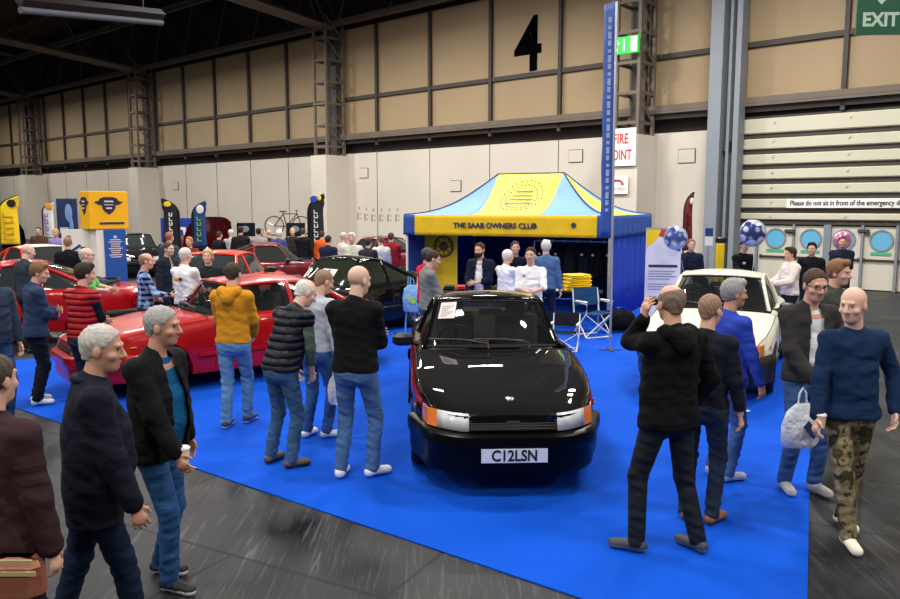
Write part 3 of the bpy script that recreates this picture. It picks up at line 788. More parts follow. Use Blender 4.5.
# white car right
SED = dict(SAAB); SED['top'] = [(-2.2, .88), (-2.1, .95), (-1.6, .97), (-1.2, .98), (.35, .98), (.62, .965), (1.2, .90), (1.8, .80), (2.08, .735), (2.2, .69)]; SED['tail'] = -1.42; SED['rear'] = -.85; SED['hatch'] = False
pf = at_z(697, 352, .63); pr = at_z(724, 271, 1.40); 
dirx = Vector((-.43, -.90)).normalized(); cc = Vector((pf.x, pf.y))-dirx*2.21
make_car('saloon_car', 'ivory white saloon with black bumper facing the camera on the right of the carpet', (cc.x, cc.y, .01), math.atan2(dirx.y, dirx.x), PW, SED, plate=True, sheet=[(.30, .62, .94, .28)])
# red car left, seen from its side (nose to the left)
pr_ = at_z(382, 350, .22); pl_ = at_z(205, 374, .22); d = Vector((pl_.x-pr_.x, pl_.y-pr_.y)).normalized()
nrm = Vector((-d.y, d.x)); nrm = nrm if nrm.y > 0 else -nrm
cc = Vector((pr_.x, pr_.y))+d*(2.2-.22)+nrm*.84
RED = dict(SAAB); RED.update(head=.34, rear=-1.0, tail=-1.78, zroof=1.33)
make_car('hatchback_car', 'bright red hatchback parked side-on behind the men at the left of the carpet', (cc.x, cc.y, .01), math.atan2(d.y, d.x), PR, RED, bumper=PR)
red_c, red_d = cc.copy(), d.copy()
# black car behind the red one
pc = at_z(341, 258, 1.43); make_car('coupe_car', 'black hatchback behind the red car, pale sheets in its windscreen', (pc.x-.10, pc.y+.40, .011), R(232), PB, sheet=[(-.75, .2, .6, .55), (.05, .2, .6, .5)], detail=1, glass=mat('car_glass_green_reflection', hx(40, 45, 36), .06, spec=.6))  # greenish reflections on the windows are put into the glass base colour
def bg(label, px, D, rz, pm, nm='parked_car', **k):
    p = at_y(px, 200, D); return make_car(nm, label, (p.x, p.y, 0), R(rz), pm, detail=1, **k)
bg('red car with its flank half hidden by the man at the left edge', 4, 13.8, -158, PR, bumper=M_black)
bg('black car with a raised bonnet at the far left edge', -4, 26.5, -60, PB, bonnet_open=.9, P=SED)
bg('orange red and white classic car behind the bald man in the dark suit', 40, 19.5, -35, PO, roofm=PW)
bg('black car with a white sheet in its windscreen right of the blue pillar', 132, 28, -62, PB, sheet=[(-.5, .2, .7, .9)])
bg('dark red car with its bonnet raised behind the blonde woman', 198, 27, -58, PM_, bonnet_open=1.0, P=SED)
bg('orange red car between the maroon car and the black hatchback', 226, 17.3, 82, PO, P=SED)
bg('maroon car far back among the crowd', 272, 20.9, 20, PM_)
bg('red car far back left of the tent', 372, 25.5, 150, PM_, P=SED)
# ------------------------------------------------------------------ people: signed distance bodies
f32 = np.float32
class SDF:
    def __init__(s): s.p = []
    def cap(s, a, b, ra, rb, k=.02, ax=None, fl=1.0, lab=0): s.p.append(('c', np.array(a, f32), np.array(b, f32), ra, rb, k, None if ax is None else np.array(ax, f32), fl, lab, False)); return s
    def ell(s, c, r, k=.02, M=None, lab=0, sub=False): s.p.append(('e', np.array(c, f32), np.array(r, f32), max(r), 0, k, None if M is None else np.array(M, f32), 1, lab, sub)); return s
    def mesh(s, h, cuts=(), pad=.03):
        """cuts: (normal, offset) keep where n.p - offset < 0"""
        lo = np.full(3, 9.); hi = np.full(3, -9.)
        for q in s.p:
            if q[0] == 'c': r = max(q[3], q[4]); m0 = np.minimum(q[1], q[2])-r; m1 = np.maximum(q[1], q[2])+r
            else: m0 = q[1]-q[3]; m1 = q[1]+q[3]
            lo = np.minimum(lo, m0); hi = np.maximum(hi, m1)
        lo -= pad; hi += pad
        n = np.ceil((hi-lo)/h).astype(int)+1
        Fd = np.full(n, .12, f32); Lb = np.zeros(n, np.int8)
        ax = [lo[i]+h*np.arange(n[i], dtype=f32) for i in range(3)]
        for q in s.p:
            if q[0] == 'c': r = max(q[3], q[4]); m0 = np.minimum(q[1], q[2])-r; m1 = np.maximum(q[1], q[2])+r
            else: m0 = q[1]-q[3]; m1 = q[1]+q[3]
            mg = .035+q[5]
            i0 = np.maximum(0, np.floor((m0-mg-lo)/h).astype(int)); i1 = np.minimum(n, np.ceil((m1+mg-lo)/h).astype(int)+1)
            sl = tuple(slice(i0[i], i1[i]) for i in range(3))
            X = ax[0][sl[0]][:, None, None]; Y = ax[1][sl[1]][None, :, None]; Z = ax[2][sl[2]][None, None, :]
            if q[0] == 'c':
                a, b = q[1], q[2]; px, py, pz = X-a[0], Y-a[1], Z-a[2]; d = b-a
                if q[6] is not None and q[7] != 1:
                    t = (px*q[6][0]+py*q[6][1]+pz*q[6][2])*(q[7]-1); px = px+q[6][0]*t; py = py+q[6][1]*t; pz = pz+q[6][2]*t
                    dd = float(d@q[6])*(q[7]-1); d = d+q[6]*dd
                L2 = float(d@d)+1e-9; t = np.clip((px*d[0]+py*d[1]+pz*d[2])/L2, 0, 1)
                D = np.sqrt((px-d[0]*t)**2+(py-d[1]*t)**2+(pz-d[2]*t)**2)-(q[3]+(q[4]-q[3])*t)
            else:
                px, py, pz = X-q[1][0], Y-q[1][1], Z-q[1][2]; r = q[2]
                if q[6] is not None:
                    M = q[6]; px, py, pz = (M[0, 0]*px+M[1, 0]*py+M[2, 0]*pz), (M[0, 1]*px+M[1, 1]*py+M[2, 1]*pz), (M[0, 2]*px+M[1, 2]*py+M[2, 2]*pz)
                k0 = np.sqrt((px/r[0])**2+(py/r[1])**2+(pz/r[2])**2)+1e-6; k1 = np.sqrt((px/r[0]**2)**2+(py/r[1]**2)**2+(pz/r[2]**2)**2)+1e-6
                D = k0*(k0-1)/k1
            cur = Fd[sl]; k = q[5]
            if q[9]:
                hh = np.clip(.5-.5*(cur+D)/k, 0, 1); Fd[sl] = cur*(1-hh)-D*hh+k*hh*(1-hh)
            else:
                lb = Lb[sl]; lb[D < cur] = q[8]; Lb[sl] = lb
                hh = np.clip(.5+.5*(cur-D)/k, 0, 1); Fd[sl] = cur*(1-hh)+D*hh-k*hh*(1-hh)
        for nrm, off in cuts:
            P = ax[0][:, None, None]*nrm[0]+ax[1][None, :, None]*nrm[1]+ax[2][None, None, :]*nrm[2]-off
            Fd = np.maximum(Fd, P.astype(f32))
        return surfnet(Fd, Lb, lo, h)
def surfnet(Fd, Lb, lo, h):
    S = Fd < 0; n = np.array(Fd.shape)-1
    cn = np.zeros(n, np.int8)
    offs = [(i, j, k) for i in (0, 1) for j in (0, 1) for k in (0, 1)]
    sl = lambda o: (slice(o[0], o[0]+n[0]), slice(o[1], o[1]+n[1]), slice(o[2], o[2]+n[2]))
    for o in offs: cn += S[sl(o)]
    act = (cn > 0) & (cn < 8); idx = np.argwhere(act)
    if len(idx) == 0: return np.zeros((0, 3)), np.zeros((0, 4), int), np.zeros(0, int)
    vid = np.full(n, -1, np.int32); vid[act] = np.arange(len(idx))
    val = {o: Fd[idx[:, 0]+o[0], idx[:, 1]+o[1], idx[:, 2]+o[2]] for o in offs}
    pos = np.zeros((len(idx), 3), f32); ct = np.zeros(len(idx), f32)
    for a in offs:
        for ax in range(3):
            if a[ax] == 0:
                b = list(a); b[ax] = 1; b = tuple(b); fa, fb = val[a], val[b]; m = (fa < 0) != (fb < 0)
                t = np.where(m, fa/np.where(m, fa-fb, 1), 0)
                for c in range(3): pos[:, c] += np.where(m, a[c]+(t if c == ax else 0), 0)
                ct += m
    V = lo+h*(idx+pos/ct[:, None]); lab = Lb[idx[:, 0], idx[:, 1], idx[:, 2]]
    Q = []
    for ax in range(3):
        b1, b2 = [(1, 2), (2, 0), (0, 1)][ax]
        A = S[tuple(slice(0, n[ax]) if c == ax else slice(1, n[c]) for c in range(3))]
        B = S[tuple(slice(1, n[ax]+1) if c == ax else slice(1, n[c]) for c in range(3))]
        for (m, fl) in ((A & ~B, False), (~A & B, True)):
            e = np.argwhere(m)
            if not len(e): continue
            for c in range(3):
                if c != ax: e[:, c] += 1
            def g(d1, d2):
                q = e.copy(); q[:, b1] += d1; q[:, b2] += d2; return vid[q[:, 0], q[:, 1], q[:, 2]]
            q = np.stack([g(-1, -1), g(0, -1), g(0, 0), g(-1, 0)], 1)
            if fl: q = q[:, ::-1]
            Q.append(q)
    Q = np.concatenate(Q); Q = Q[(Q >= 0).all(1)]
    return V, Q, lab
def np_mesh(name, V, Q, lab, mats, parent, drop=None):
    if drop is not None:
        keep = ~drop[Q].all(1); Q = Q[keep]
        used = np.zeros(len(V), bool); used[Q] = True; mp = np.cumsum(used)-1; V = V[used]; lab = lab[used]; Q = mp[Q]
    me = bpy.data.meshes.new(name); nq = len(Q)
    me.vertices.add(len(V)); me.vertices.foreach_set('co', np.ascontiguousarray(V, dtype=f32).ravel())
    me.loops.add(nq*4); me.loops.foreach_set('vertex_index', np.ascontiguousarray(Q, dtype=np.int32).ravel())
    me.polygons.add(nq); me.polygons.foreach_set('loop_start', np.arange(0, nq*4, 4, dtype=np.int32))
    me.polygons.foreach_set('material_index', np.ascontiguousarray(lab[Q[:, 0]], dtype=np.int32))
    me.polygons.foreach_set('use_smooth', np.ones(nq, bool))
    for m in mats: me.materials.append(m)
    me.update(calc_edges=True); me.validate()
    o = bpy.data.objects.new(name, me); COL.objects.link(o); o.parent = parent; return o
def ik(a, t, l1, l2, pole):
    a, t, pole = Vector(a), Vector(t), Vector(pole); d = t-a; D = min(d.length, (l1+l2)*.998)
    if D < abs(l1-l2)+.01: D = abs(l1-l2)+.01
    u = d.normalized(); x = (l1*l1-l2*l2+D*D)/(2*D); y = math.sqrt(max(0, l1*l1-x*x))
    p = pole-u*pole.dot(u); p = p.normalized() if p.length > 1e-5 else u.orthogonal()
    return a+u*x+p*y, a+u*D
SKIN = lambda t: mat('skin_%d' % t, [hx(214, 166, 142), hx(198, 146, 122), hx(224, 180, 160), hx(120, 78, 58)][t], .5, spec=.35, var=(9, .08))
M_eyew = mat('eye_dark', hx(84, 66, 58), .3); M_lip = mat('lip', hx(186, 120, 106), .5)
ARMS = {'down': ((.27, .03, .84), (.5, -1, 0)), 'relax': ((.27, .12, .86), (.6, -1, 0)), 'pocket': ((.21, .07, .93), (1, -.8, 0)), 'cross': ((-.06, .22, 1.17), (.8, -.2, -1)),
        'fold': ((-.02, .24, 1.10), (.9, -.2, -1)), 'hold': ((.10, .34, 1.12), (.8, -.4, -.8)), 'out': ((.20, .42, 1.10), (.6, -.3, -1)), 'back': ((.08, -.22, .98), (1, -.4, 0)), 'fwd': ((.12, .26, .96), (.9, -.6, -.3)),
        'ear': ((.16, .10, 1.66), (-.15, .9, -.5)), 'swingf': ((.25, .28, .92), (.5, -1, 0)), 'swingb': ((.28, -.24, .90), (.5, -1, 0)), 'bag': ((.30, .04, .82), (.5, -1, 0))}
NPEOPLE = [0]
def person(label, x, y, face, h=1.76, res=.012, skin=0, hair=('short', (60, 50, 42)), top=('jumper', (60, 60, 70)), kind='plain', under=None, open_=0.0, hem=.88,
           trousers=((50, 80, 130), 'denim'), shoes=((230, 230, 228), (240, 240, 240)), arms=('down', 'down'), feet=((-.11, .02, 10), (.11, -.02, 10)), lean=0.0, side=0.0, twist=0.0, head=(0, 0), girth=1.0,
           glasses=False, beard=None, sleeves='long', collar=None, hood=False, gilet=None, hat=None, logo=None, group=None, z=0.0, name='person', fing=True):
    """stands at (x,y) on the floor; face = direction in degrees clockwise seen from above: 0 away from camera, 90 to the right, 180 to the camera"""
    NPEOPLE[0] += 1
    if inside(x, y, [(p.x, p.y) for p in cps]): z = .011
    root = thing(name, label, 'person', (x, y, z), R(-face), group)
    sc = h/1.78; root.scale = (sc, sc, sc)
    g = girth
    Tl = Matrix.Translation((0, 0, .95)) @ Matrix.Rotation(R(-lean), 4, 'X') @ Matrix.Rotation(R(side), 4, 'Y') @ Matrix.Translation((0, 0, -.95))
    Tt = Tl @ Matrix.Rotation(R(-twist), 4, 'Z')
    P = lambda v: Tt @ Vector(v)
    # head frame
    hb = Tt @ Vector((0, .0, 1.50)); R3 = (Tt.to_3x3() @ Matrix.Rotation(R(-head[0]), 3, 'Z') @ Matrix.Rotation(R(-head[1]), 3, 'X'))
    # keep head mostly level when the trunk leans
    if abs(lean) > 1: R3 = Matrix.Rotation(R(lean*.75), 3, R3 @ Vector((1, 0, 0))) @ R3
    Hc = hb + R3 @ Vector((0, .035, .155))
    H = lambda v: Hc + R3 @ Vector(v)
    HM = [list(r) for r in R3]
    # limbs
    sh, el, wr, hd = [], [], [], []
    for i, s in enumerate((-1, 1)):
        S_ = P((s*.170*(.5+.5*g), -.005, 1.408)); a = arms[i]; tgt, pole = ARMS[a] if isinstance(a, str) else a
        tg = Tt @ Vector((s*tgt[0]*(1 if tgt[0] < 0 else (.6+.4*g)), tgt[1]+(0.05*(g-1)*3 if tgt[1] > .1 else 0), tgt[2])); 
        if isinstance(a, str) and a == 'ear': tg = H((s*.17, .04, -.10))
        po = Tt.to_3x3() @ Vector((s*pole[0], pole[1], pole[2]))
        e, w = ik(S_, tg, .285, .255, po); sh.append(S_); el.append(e); wr.append(w)
        fd = (w-e).normalized(); inn = Tt.to_3x3() @ Vector((-s, 0, 0))
        if isinstance(a, str) and a == 'ear': fd = (fd*.4+Vector((0, 0, 1))*.8).normalized()
        hd.append((w, fd, inn))
    hip, kn, an, ft = [], [], [], []
    for i, s in enumerate((-1, 1)):
        hp = Vector((s*.092, 0, .91)); fx_, fy_, fa = feet[i]; A = Vector((fx_, fy_-.03, .085+ (feet[i][3] if len(feet[i]) > 3 else 0)))
        k, a = ik(hp, A, .425, .42, (math.sin(R(fa*s))*.5, 1, 0)); hip.append(hp); kn.append(k); an.append(a); ft.append(R(fa*s))
    sk = SKIN(skin); hc = mat('hair_%d_%d_%d' % hair[1], hx(*hair[1]), .8, bump=(90, .5, .005), var=(45, .3))
    fwdT = Tt.to_3x3() @ Vector((0, 1, 0))
    # ---------- body
    b = SDF()
    b.cap(P((0, 0, 1.0)), P((0, 0, 1.16)), .105, .10, .05, fwdT, 1.15); b.cap(P((-.08, 0, 1.36)), P((.08, 0, 1.36)), .10, .10, .05, fwdT, 1.2)
    b.cap((-.06, 0, .93), (.06, 0, .93), .105, .105, .05)
    for i in (0, 1):
        b.cap(P((0, 0, 1.40)), sh[i], .06, .05, .04); b.cap(sh[i], el[i], .045, .036, .02); b.cap(el[i], wr[i], .037, .026, .015)
        b.cap(hip[i], kn[i], .078, .050, .03); b.cap(kn[i], an[i], .048, .034, .02)
        fdir = Vector((math.sin(ft[i]), math.cos(ft[i]), 0)); b.cap(an[i]+Vector((0, 0, -.04)), an[i]+fdir*.13+Vector((0, 0, -.05)), .032, .026, .02)
        w, fd, inn = hd[i]; s = (-1, 1)[i]
        n_ = (inn-fd*inn.dot(fd)).normalized(); ac = fd.cross(n_).normalized()    # n_: palm normal, ac: across
        if ac.dot(Tt.to_3x3() @ Vector((0, 1, 0))) < 0 and abs(ac.dot(Tt.to_3x3() @ Vector((0, 1, 0)))) > .2: ac = -ac
        if isinstance(arms[i], str) and arms[i] in ('cross', 'fold', 'hold', 'out'): ac = Vector((0, 0, 1)) if abs(fd.z) < .9 else ac; ac = (ac-fd*ac.dot(fd)).normalized(); n_ = fd.cross(ac).normalized(); n_ = n_ if n_.dot(inn) > 0 else -n_
        pc = w+fd*.05
        b.cap(w+fd*.012, pc+fd*.03, .028, .034, .012, n_, 1.9)
        b.cap(pc+fd*.03-ac*.022, pc+fd*.03+ac*.024, .016, .016, .01)
        if res < .011 and fing:
            for q in range(4):
                o_ = (q-1.5)*-.0205; ln = (.036, .042, .039, .030)[q]
                p0 = pc+fd*.038+ac*o_; p1 = p0+(fd*.88+n_*.42+ac*o_*4).normalized()*ln; p2 = p1+(fd*.45+n_*.9+ac*o_*3).normalized()*ln*.8
                b.cap(p0, p1, .0088, .0082, .004); b.cap(p1, p2, .0082, .007, .003)
            t0 = w+fd*.028+ac*.026; t1 = t0+(ac*.75+fd*.7+n_*.3).normalized()*.036; t2 = t1+(fd*.9+ac*.2+n_*.45).normalized()*.028
            b.cap(t0, t1, .013, .0105, .008); b.cap(t1, t2, .010, .0085, .004)
        else:
            b.cap(pc+fd*.03, pc+fd*.09+n_*.03, .028, .02, .01, n_, 1.7); b.cap(w+fd*.03+ac*.025, w+fd*.075+ac*.045, .012, .010, .01)
    # neck + head
    b.cap(P((0, -.012, 1.42)), H((0, -.018, -.06)), .062, .054, .03)
    b.ell(H((0, -.012, .032)), (.077, .097, .087), .01, HM)
    b.ell(H((0, .026, -.035)), (.061, .068, .080), .025, HM)
    b.ell(H((0, .055, -.092)), (.034, .030, .026), .03, HM)
    if res < .02:
        for s in (-1, 1):
            b.ell(H((s*.031, .104, .006)), (.019, .016, .013), .014, HM, sub=True)
            b.ell(H((s*.077, -.008, -.012)), (.011, .020, .032), .006, HM)
            b.ell(H((s*.045, .060, -.03)), (.020, .022, .018), .02, HM)
        b.cap(H((-.036, .084, .026)), H((.036, .084, .026)), .010, .010, .016)
        b.cap(H((0, .092, .010)), H((0, .112, -.030)), .0085, .0135, .010); b.cap(H((-.012, .098, -.034)), H((.012, .098, -.034)), .009, .009, .006)
        for s in (-1, 1):
            b.ell(H((s*.031, .079, .005)), (.0105, .0125, .0075), .003, HM, lab=1)
            b.cap(H((s*.018, .0955, .0265)), H((s*.047, .085, .0275)), .0032, .0028, .003, lab=3)
        b.cap(H((-.020, .083, -.064)), H((0, .091, -.062)), .0065, .0075, .006, lab=2); b.cap(H((.020, .083, -.064)), H((0, .091, -.062)), .0065, .0075, .006, lab=2)
    V, Q, lab = b.mesh(res)
    np_mesh('body', V, Q, lab, [sk, M_eyew, M_lip, hc if hair[0] != 'bald' else mat('brow', hx(176, 132, 108), .8)], root)
    rc = max(res*1.35, .010)
    # ---------- top garment
    def torso(e=0.0, bot=.9):
        t = SDF(); gg = .5+.5*g
        t.cap(P((-.065*gg, -.005, 1.345)), P((.065*gg, -.005, 1.345)), .112+e, .112+e, .05, fwdT, 1.12)
        t.cap(P((-.05*gg, .012*g, 1.20)), P((.05*gg, .012*g, 1.20)), .112*g+e, .112*g+e, .06, fwdT, 1.05)
        t.cap(P((-.055*gg, .008+.03*(g-1)*2, 1.06)), P((.055*gg, .008+.03*(g-1)*2, 1.06)), .112*g+e, .112*g+e, .06, fwdT, 1.03)
        t.cap((-.066*gg, 0, .92), (.066*gg, 0, .92), .115*(.6+.4*g)+e, .115*(.6+.4*g)+e, .06, (0, 1, 0), 1.03)
        if bot < .88: t.cap((-.066*gg, 0, bot), (.066*gg, 0, bot), .122+e, .122+e, .06, (0, 1, 0), 1.05)
        t.cap(P((0, -.01, 1.43)), P((0, -.012, 1.475)), .072+e*.6, .062+e*.6, .05)
        for i in (0, 1): t.cap(P((0, -.005, 1.425)), sh[i], .060+e, .055+e, .04)
        return t
    def arm(t, e=0.0, end=1.0, k=.035):
        for i in (0, 1):
            t.cap(sh[i], el[i], .058+e, .050+e, k)
            if end > .05:
                w = el[i].lerp(wr[i], end-.05); t.cap(el[i], w, .051+e, .038+e, .02)
    def emit(nm, t, m, cuts=(), drop=None, rr=None, wave=.0):
        V, Q, lab = t.mesh(rr or rc, cuts)
        if len(V) == 0: return None
        if wave:
            ph = (x*3.1+y*1.7)
            n0 = np.sin(V[:, 2]*38+V[:, 0]*17+ph)*np.sin(V[:, 0]*23-V[:, 1]*19+V[:, 2]*11+ph)+.6*np.sin(V[:, 2]*71+V[:, 1]*31+V[:, 0]*13)
            c = np.array(P((0, 0, 1.2)), f32); d = V-c; d[:, 2] *= .2; d /= np.linalg.norm(d, axis=1, keepdims=True)+1e-6
            V = V+d*(n0*wave)[:, None]
        dr = drop(V) if drop is not None else None
        return np_mesh(nm, V, Q, lab, m if isinstance(m, list) else [m], root, dr)
    INV = np.array(Tt.inverted(), f32)
    def loc(V): return V@INV[:3, :3].T+INV[:3, 3]
    nm, colr = top; km = cloth('%s_%s_%d_%d_%d' % (nm, kind, *colr), hx(*colr), kind)
    e = {'jumper': .006, 'tshirt': .003, 'shirt': .004, 'jacket': .018, 'coat': .022, 'hoodie': .013}.get(nm, .01)
    gnm = {'tshirt': 't_shirt', 'coat': 'coat'}.get(nm, nm)
    if under:
        um = cloth('shirt_%d_%d_%d' % under, hx(*under)); t = torso(-.006); arm(t, -.012, .9); emit('shirt', t, um, [((0, 0, -1), -.90)])
    t = torso(e, hem if hem < .88 else .9)
    if gilet: 
        gm = cloth('sleeve_%d_%d_%d' % gilet, hx(*gilet)); t2 = torso(-.002); arm(t2, .002, 1.0); emit('jumper', t2, gm, [((0, 0, -1), -.92)])
        for i in (0, 1): t.cap(sh[i], sh[i].lerp(el[i], .12), .072, .070, .03)
        gnm = 'gilet'
    else: arm(t, e*.8, {'long': 1.0, 'short': .02}[sleeves])
    if sleeves == 'short' and not gilet:
        for q in range(len(t.p)): pass
    dr = None
    cl = emit(gnm, t, km, [((0, 0, -1), -hem)], (lambda V: (lambda q: (q[:, 1] > .03) & (np.abs(q[:, 0]) < open_*(.55+.45*np.clip((1.5-q[:, 2])/.5, 0, 1))) & (q[:, 2] < 1.52))(loc(V))) if open_ else None, wave=.0035 if kind != 'quilt' else .002)
    if collar:
        cm = cloth('collar_%d_%d_%d' % collar, hx(*collar)); mb = MB()
        pts = [P((.075*math.cos(a), -.015+.075*math.sin(a), 1.485-.015*math.sin(a))) for a in [R(100+340*i/16) for i in range(17)]]
        mb.tube(pts, .022, 6); mb.build('collar', cm, root, smooth=True, ang=180)
    if hood:
        t = SDF(); t.cap(P((-.085, -.075, 1.475)), P((0, -.125, 1.415)), .05, .062, .03); t.cap(P((.085, -.075, 1.475)), P((0, -.125, 1.415)), .05, .062, .03); t.cap(P((-.09, -.03, 1.495)), P((-.06, .055, 1.47)), .036, .026, .03); t.cap(P((.09, -.03, 1.495)), P((.06, .055, 1.47)), .036, .026, .03)
        t.cap(P((0, -.1, 1.46)), P((0, -.135, 1.37)), .06, .035, .04)
        emit('hood', t, km)
    if logo:
        for lc, lp, ls in logo:
            mb = MB(); p = P((lp[0], 0, lp[1])); mb.ell(P((lp[0], lp[2], lp[1])), (ls, .012, ls*.7), 10, 6, M=Tt.to_3x3()); mb.build('printed_logo', mat('logo_%d_%d_%d' % lc, hx(*lc), .7), root, smooth=True)
    # ---------- trousers
    tm = cloth('trousers_%s_%d_%d_%d' % (trousers[1], *trousers[0]), hx(*trousers[0]), trousers[1])
    t = SDF(); t.cap((-.062, 0, .95), (.062, 0, .95), .103, .103, .04); t.cap((-.06, -.012, .88), (.06, -.012, .88), .112, .112, .04)
    for i in (0, 1): t.cap(hip[i], kn[i], .093, .066, .03); t.cap(kn[i], an[i]+Vector((0, 0, -.01)), .065, .056, .02)
    V, Q, lab = t.mesh(rc, [((0, 0, 1), 1.02), ((0, 0, -1), -.045)])
    wv = np.sin(V[:, 2]*46+V[:, 0]*22+x)*np.sin(V[:, 1]*31+V[:, 2]*17)+.5*np.sin(V[:, 2]*95+V[:, 0]*30)
    amp = .0035+.003*np.exp(-((V[:, 2]-.12)/.12)**2)+.003*np.exp(-((V[:, 2]-.5)/.1)**2)
    V = V+np.stack([V[:, 0]*0, wv*amp, V[:, 0]*0], 1)+np.stack([wv*amp*.6, V[:, 0]*0, V[:, 0]*0], 1)
    np_mesh('trousers', V, Q, lab, [tm], root)
    # ---------- shoes
    for i in (0, 1):
        fdir = Vector((math.sin(ft[i]), math.cos(ft[i]), 0)); a = an[i]; dz = a.z-.085; base = Vector((a.x, a.y, dz))
        t = SDF(); t.cap(base-fdir*.035+Vector((0, 0, .045)), base+Vector((0, 0, .075)), .040, .043, .02); t.cap(base+Vector((0, 0, .05)), base+fdir*.15+Vector((0, 0, .033)), .042, .040, .03, (0, 0, 1), 1.15)
        V, Q, lab = t.mesh(max(.008, res), [((0, 0, -1), -.004-dz), ((0, 0, 1), .12+dz)])
        lab = np.where(V[:, 2] < .030+dz, 1, 0)
        np_mesh('shoe', V, Q, lab, [mat('shoe_%d_%d_%d' % shoes[0], hx(*shoes[0]), .6), mat('sole_%d_%d_%d' % shoes[1], hx(*shoes[1]), .6)], root)
    # ---------- hair
    st = hair[0]
    if st != 'bald':
        t = SDF(); gr = .005 if st in ('short', 'fringe') else (.0025 if st == 'crop' else .013)
        t.ell(H((0, -.014, .034)), (.077+gr, .099+gr, .088+gr*(.8 if st != 'full' else 1.3)), .01, HM); t.cap(H((0, -.05, -.02)), H((0, -.055, -.055)), .055+gr*.5, .045, .02)
        if st == 'long':
            t.cap(H((-.06, -.03, -.02)), H((-.075, -.02, -.14)), .035, .03, .02); t.cap(H((.06, -.03, -.02)), H((.075, -.02, -.14)), .035, .03, .02); t.cap(H((0, -.07, 0)), H((0, -.07, -.15)), .05, .045, .02)
        if st == 'full': t.cap(H((-.03, .05, .105)), H((.04, .055, .10)), .032, .030, .02)
        def plane(nv, pt):
            n_ = R3 @ Vector(nv).normalized(); return (tuple(n_), n_.dot(H(pt)))
        cuts = [plane((0, .80, -.60), (0, .058, .056))]
        cuts.append(plane((0, 0, -1), (0, 0, -.062 if st != 'long' else -.2)))
        if st == 'fringe': cuts.append(plane((0, .35, 1), (0, 0, .062)))
        elif st == 'short' or st == 'crop': cuts.append(plane((0, .75, -.66), (0, .005, -.045)))
        V, Q, lab = t.mesh(max(.007, res*.8), cuts)
        if len(V):
            C_ = np.array(H((0, -.01, .02)), f32); d_ = V-C_; d_ /= np.linalg.norm(d_, axis=1, keepdims=True)+1e-6
            rs_ = np.random.RandomState(NPEOPLE[0]).rand(len(V)).astype(f32)
            V = V+d_*((np.sin(V[:, 0]*150+V[:, 2]*60)*np.sin(V[:, 1]*130+V[:, 2]*40)*.003)+(rs_-.5)*(.001 if st == 'crop' else .004))[:, None]
            np_mesh('hair', V, Q, lab, [hc], root)
    if beard:
        t = SDF(); t.ell(H((0, .028, -.045)), (.066, .072, .082), .02, HM); t.ell(H((0, .058, -.098)), (.040, .036, .032), .03, HM)
        n_ = R3 @ Vector((0, .05, 1)).normalized(); n2_ = R3 @ Vector((0, -1, 0))
        V, Q, lab = t.mesh(.008, [(tuple(n_), n_.dot(H((0, .05, -.045)))), (tuple(n2_), n2_.dot(H((0, .0, 0))))]); np_mesh('beard', V, Q, lab, [mat('beard_%d_%d_%d' % beard, hx(*beard), .9, bump=(150, .5, .005))], root)
    if glasses:
        mb = MB()
        for s in (-1, 1): mb.tube([H((s*.032+.023*math.cos(a), .106, .006+.017*math.sin(a))) for a in [2*PI*q/12 for q in range(12)]], .0026, 5, closed=True); mb.tube([H((s*.054, .104, .01)), H((s*.078, .01, .008))], .0025, 5)
        mb.tube([H((-.01, .110, .009)), H((.01, .110, .009))], .0026, 5); mb.build('glasses', M_black, root)
    if hat:
        t = SDF(); t.ell(H((0, -.012, .052)), (.088, .108, .085), .01, HM)
        n_ = R3 @ Vector((0, .1, -1)).normalized(); V, Q, lab = t.mesh(.009, [(tuple(n_), n_.dot(H((0, 0, .045))))]); hm = mat('hat_%d_%d_%d' % hat, hx(*hat), .9)
        np_mesh('hat', V, Q, lab, [hm], root)
    root['_'] = 0; del root['_']
    return root, dict(wr=wr, hd=hd, P=P, H=H, sc=sc, el=el)
def world_of(root, p):
    return root.matrix_basis @ Vector(p)
def inside(x, y, poly):
    c = False; n = len(poly)
    for i in range(n):
        (x0, y0), (x1, y1) = poly[i], poly[(i+1) % n]
        if (y0 > y) != (y1 > y) and x < (x1-x0)*(y-y0)/(y1-y0)+x0: c = not c
    return c
def gp(px, py): 
    p = at_z(px, py, 0); return p.x, p.y
def pp(px, s): 
    """position of a person whose scale is s pixels per metre"""
    D = F/s; p = at_y(px, 250, D*1.0); return p.x, p.y
NR = .0062; NM = .0085; NF = .014
J = lambda *c: (c, 'denim'); T_ = lambda *c: (c, 'plain')
WS = ((232, 232, 228), (240, 240, 238)); DS = ((24, 24, 26), (30, 30, 30)); BS = ((92, 78, 60), (60, 50, 40)); GS = ((60, 64, 68), (150, 150, 150))
x, y = gp(164, 582)
_, cup = person('grey-haired man in open black jacket and teal shirt striding right in the left foreground', x, y, 104, 1.77, NR, 1, ('short', (160, 158, 156)), ('jacket', (20, 20, 22)), 'plain', (10, 84, 126), .10, .84, J(38, 74, 116), ((18, 20, 24), (235, 235, 235)), ('down', ((.20, .26, .90), (.7, -1, 0))), ((-.10, -.06, 5), (.10, .14, 5)), lean=2, head=(-14, 4), girth=1.25)
C_root, C_info = _, cup
x, y = pp(80, 199)
person('grey-haired man in long dark navy padded coat walking right, nearest whole figure at lower left', x, y, 62, 1.77, NR, 1, ('short', (186, 180, 172)), ('coat', (24, 24, 40)), 'plain', None, 0, .76, T_(20, 36, 60), DS, ('down', 'relax'), ((-.10, -.2, 5), (.10, .22, 5)), lean=3, head=(20, 6), girth=1.4, collar=(24, 34, 52))
x, y = pp(-21, 232)
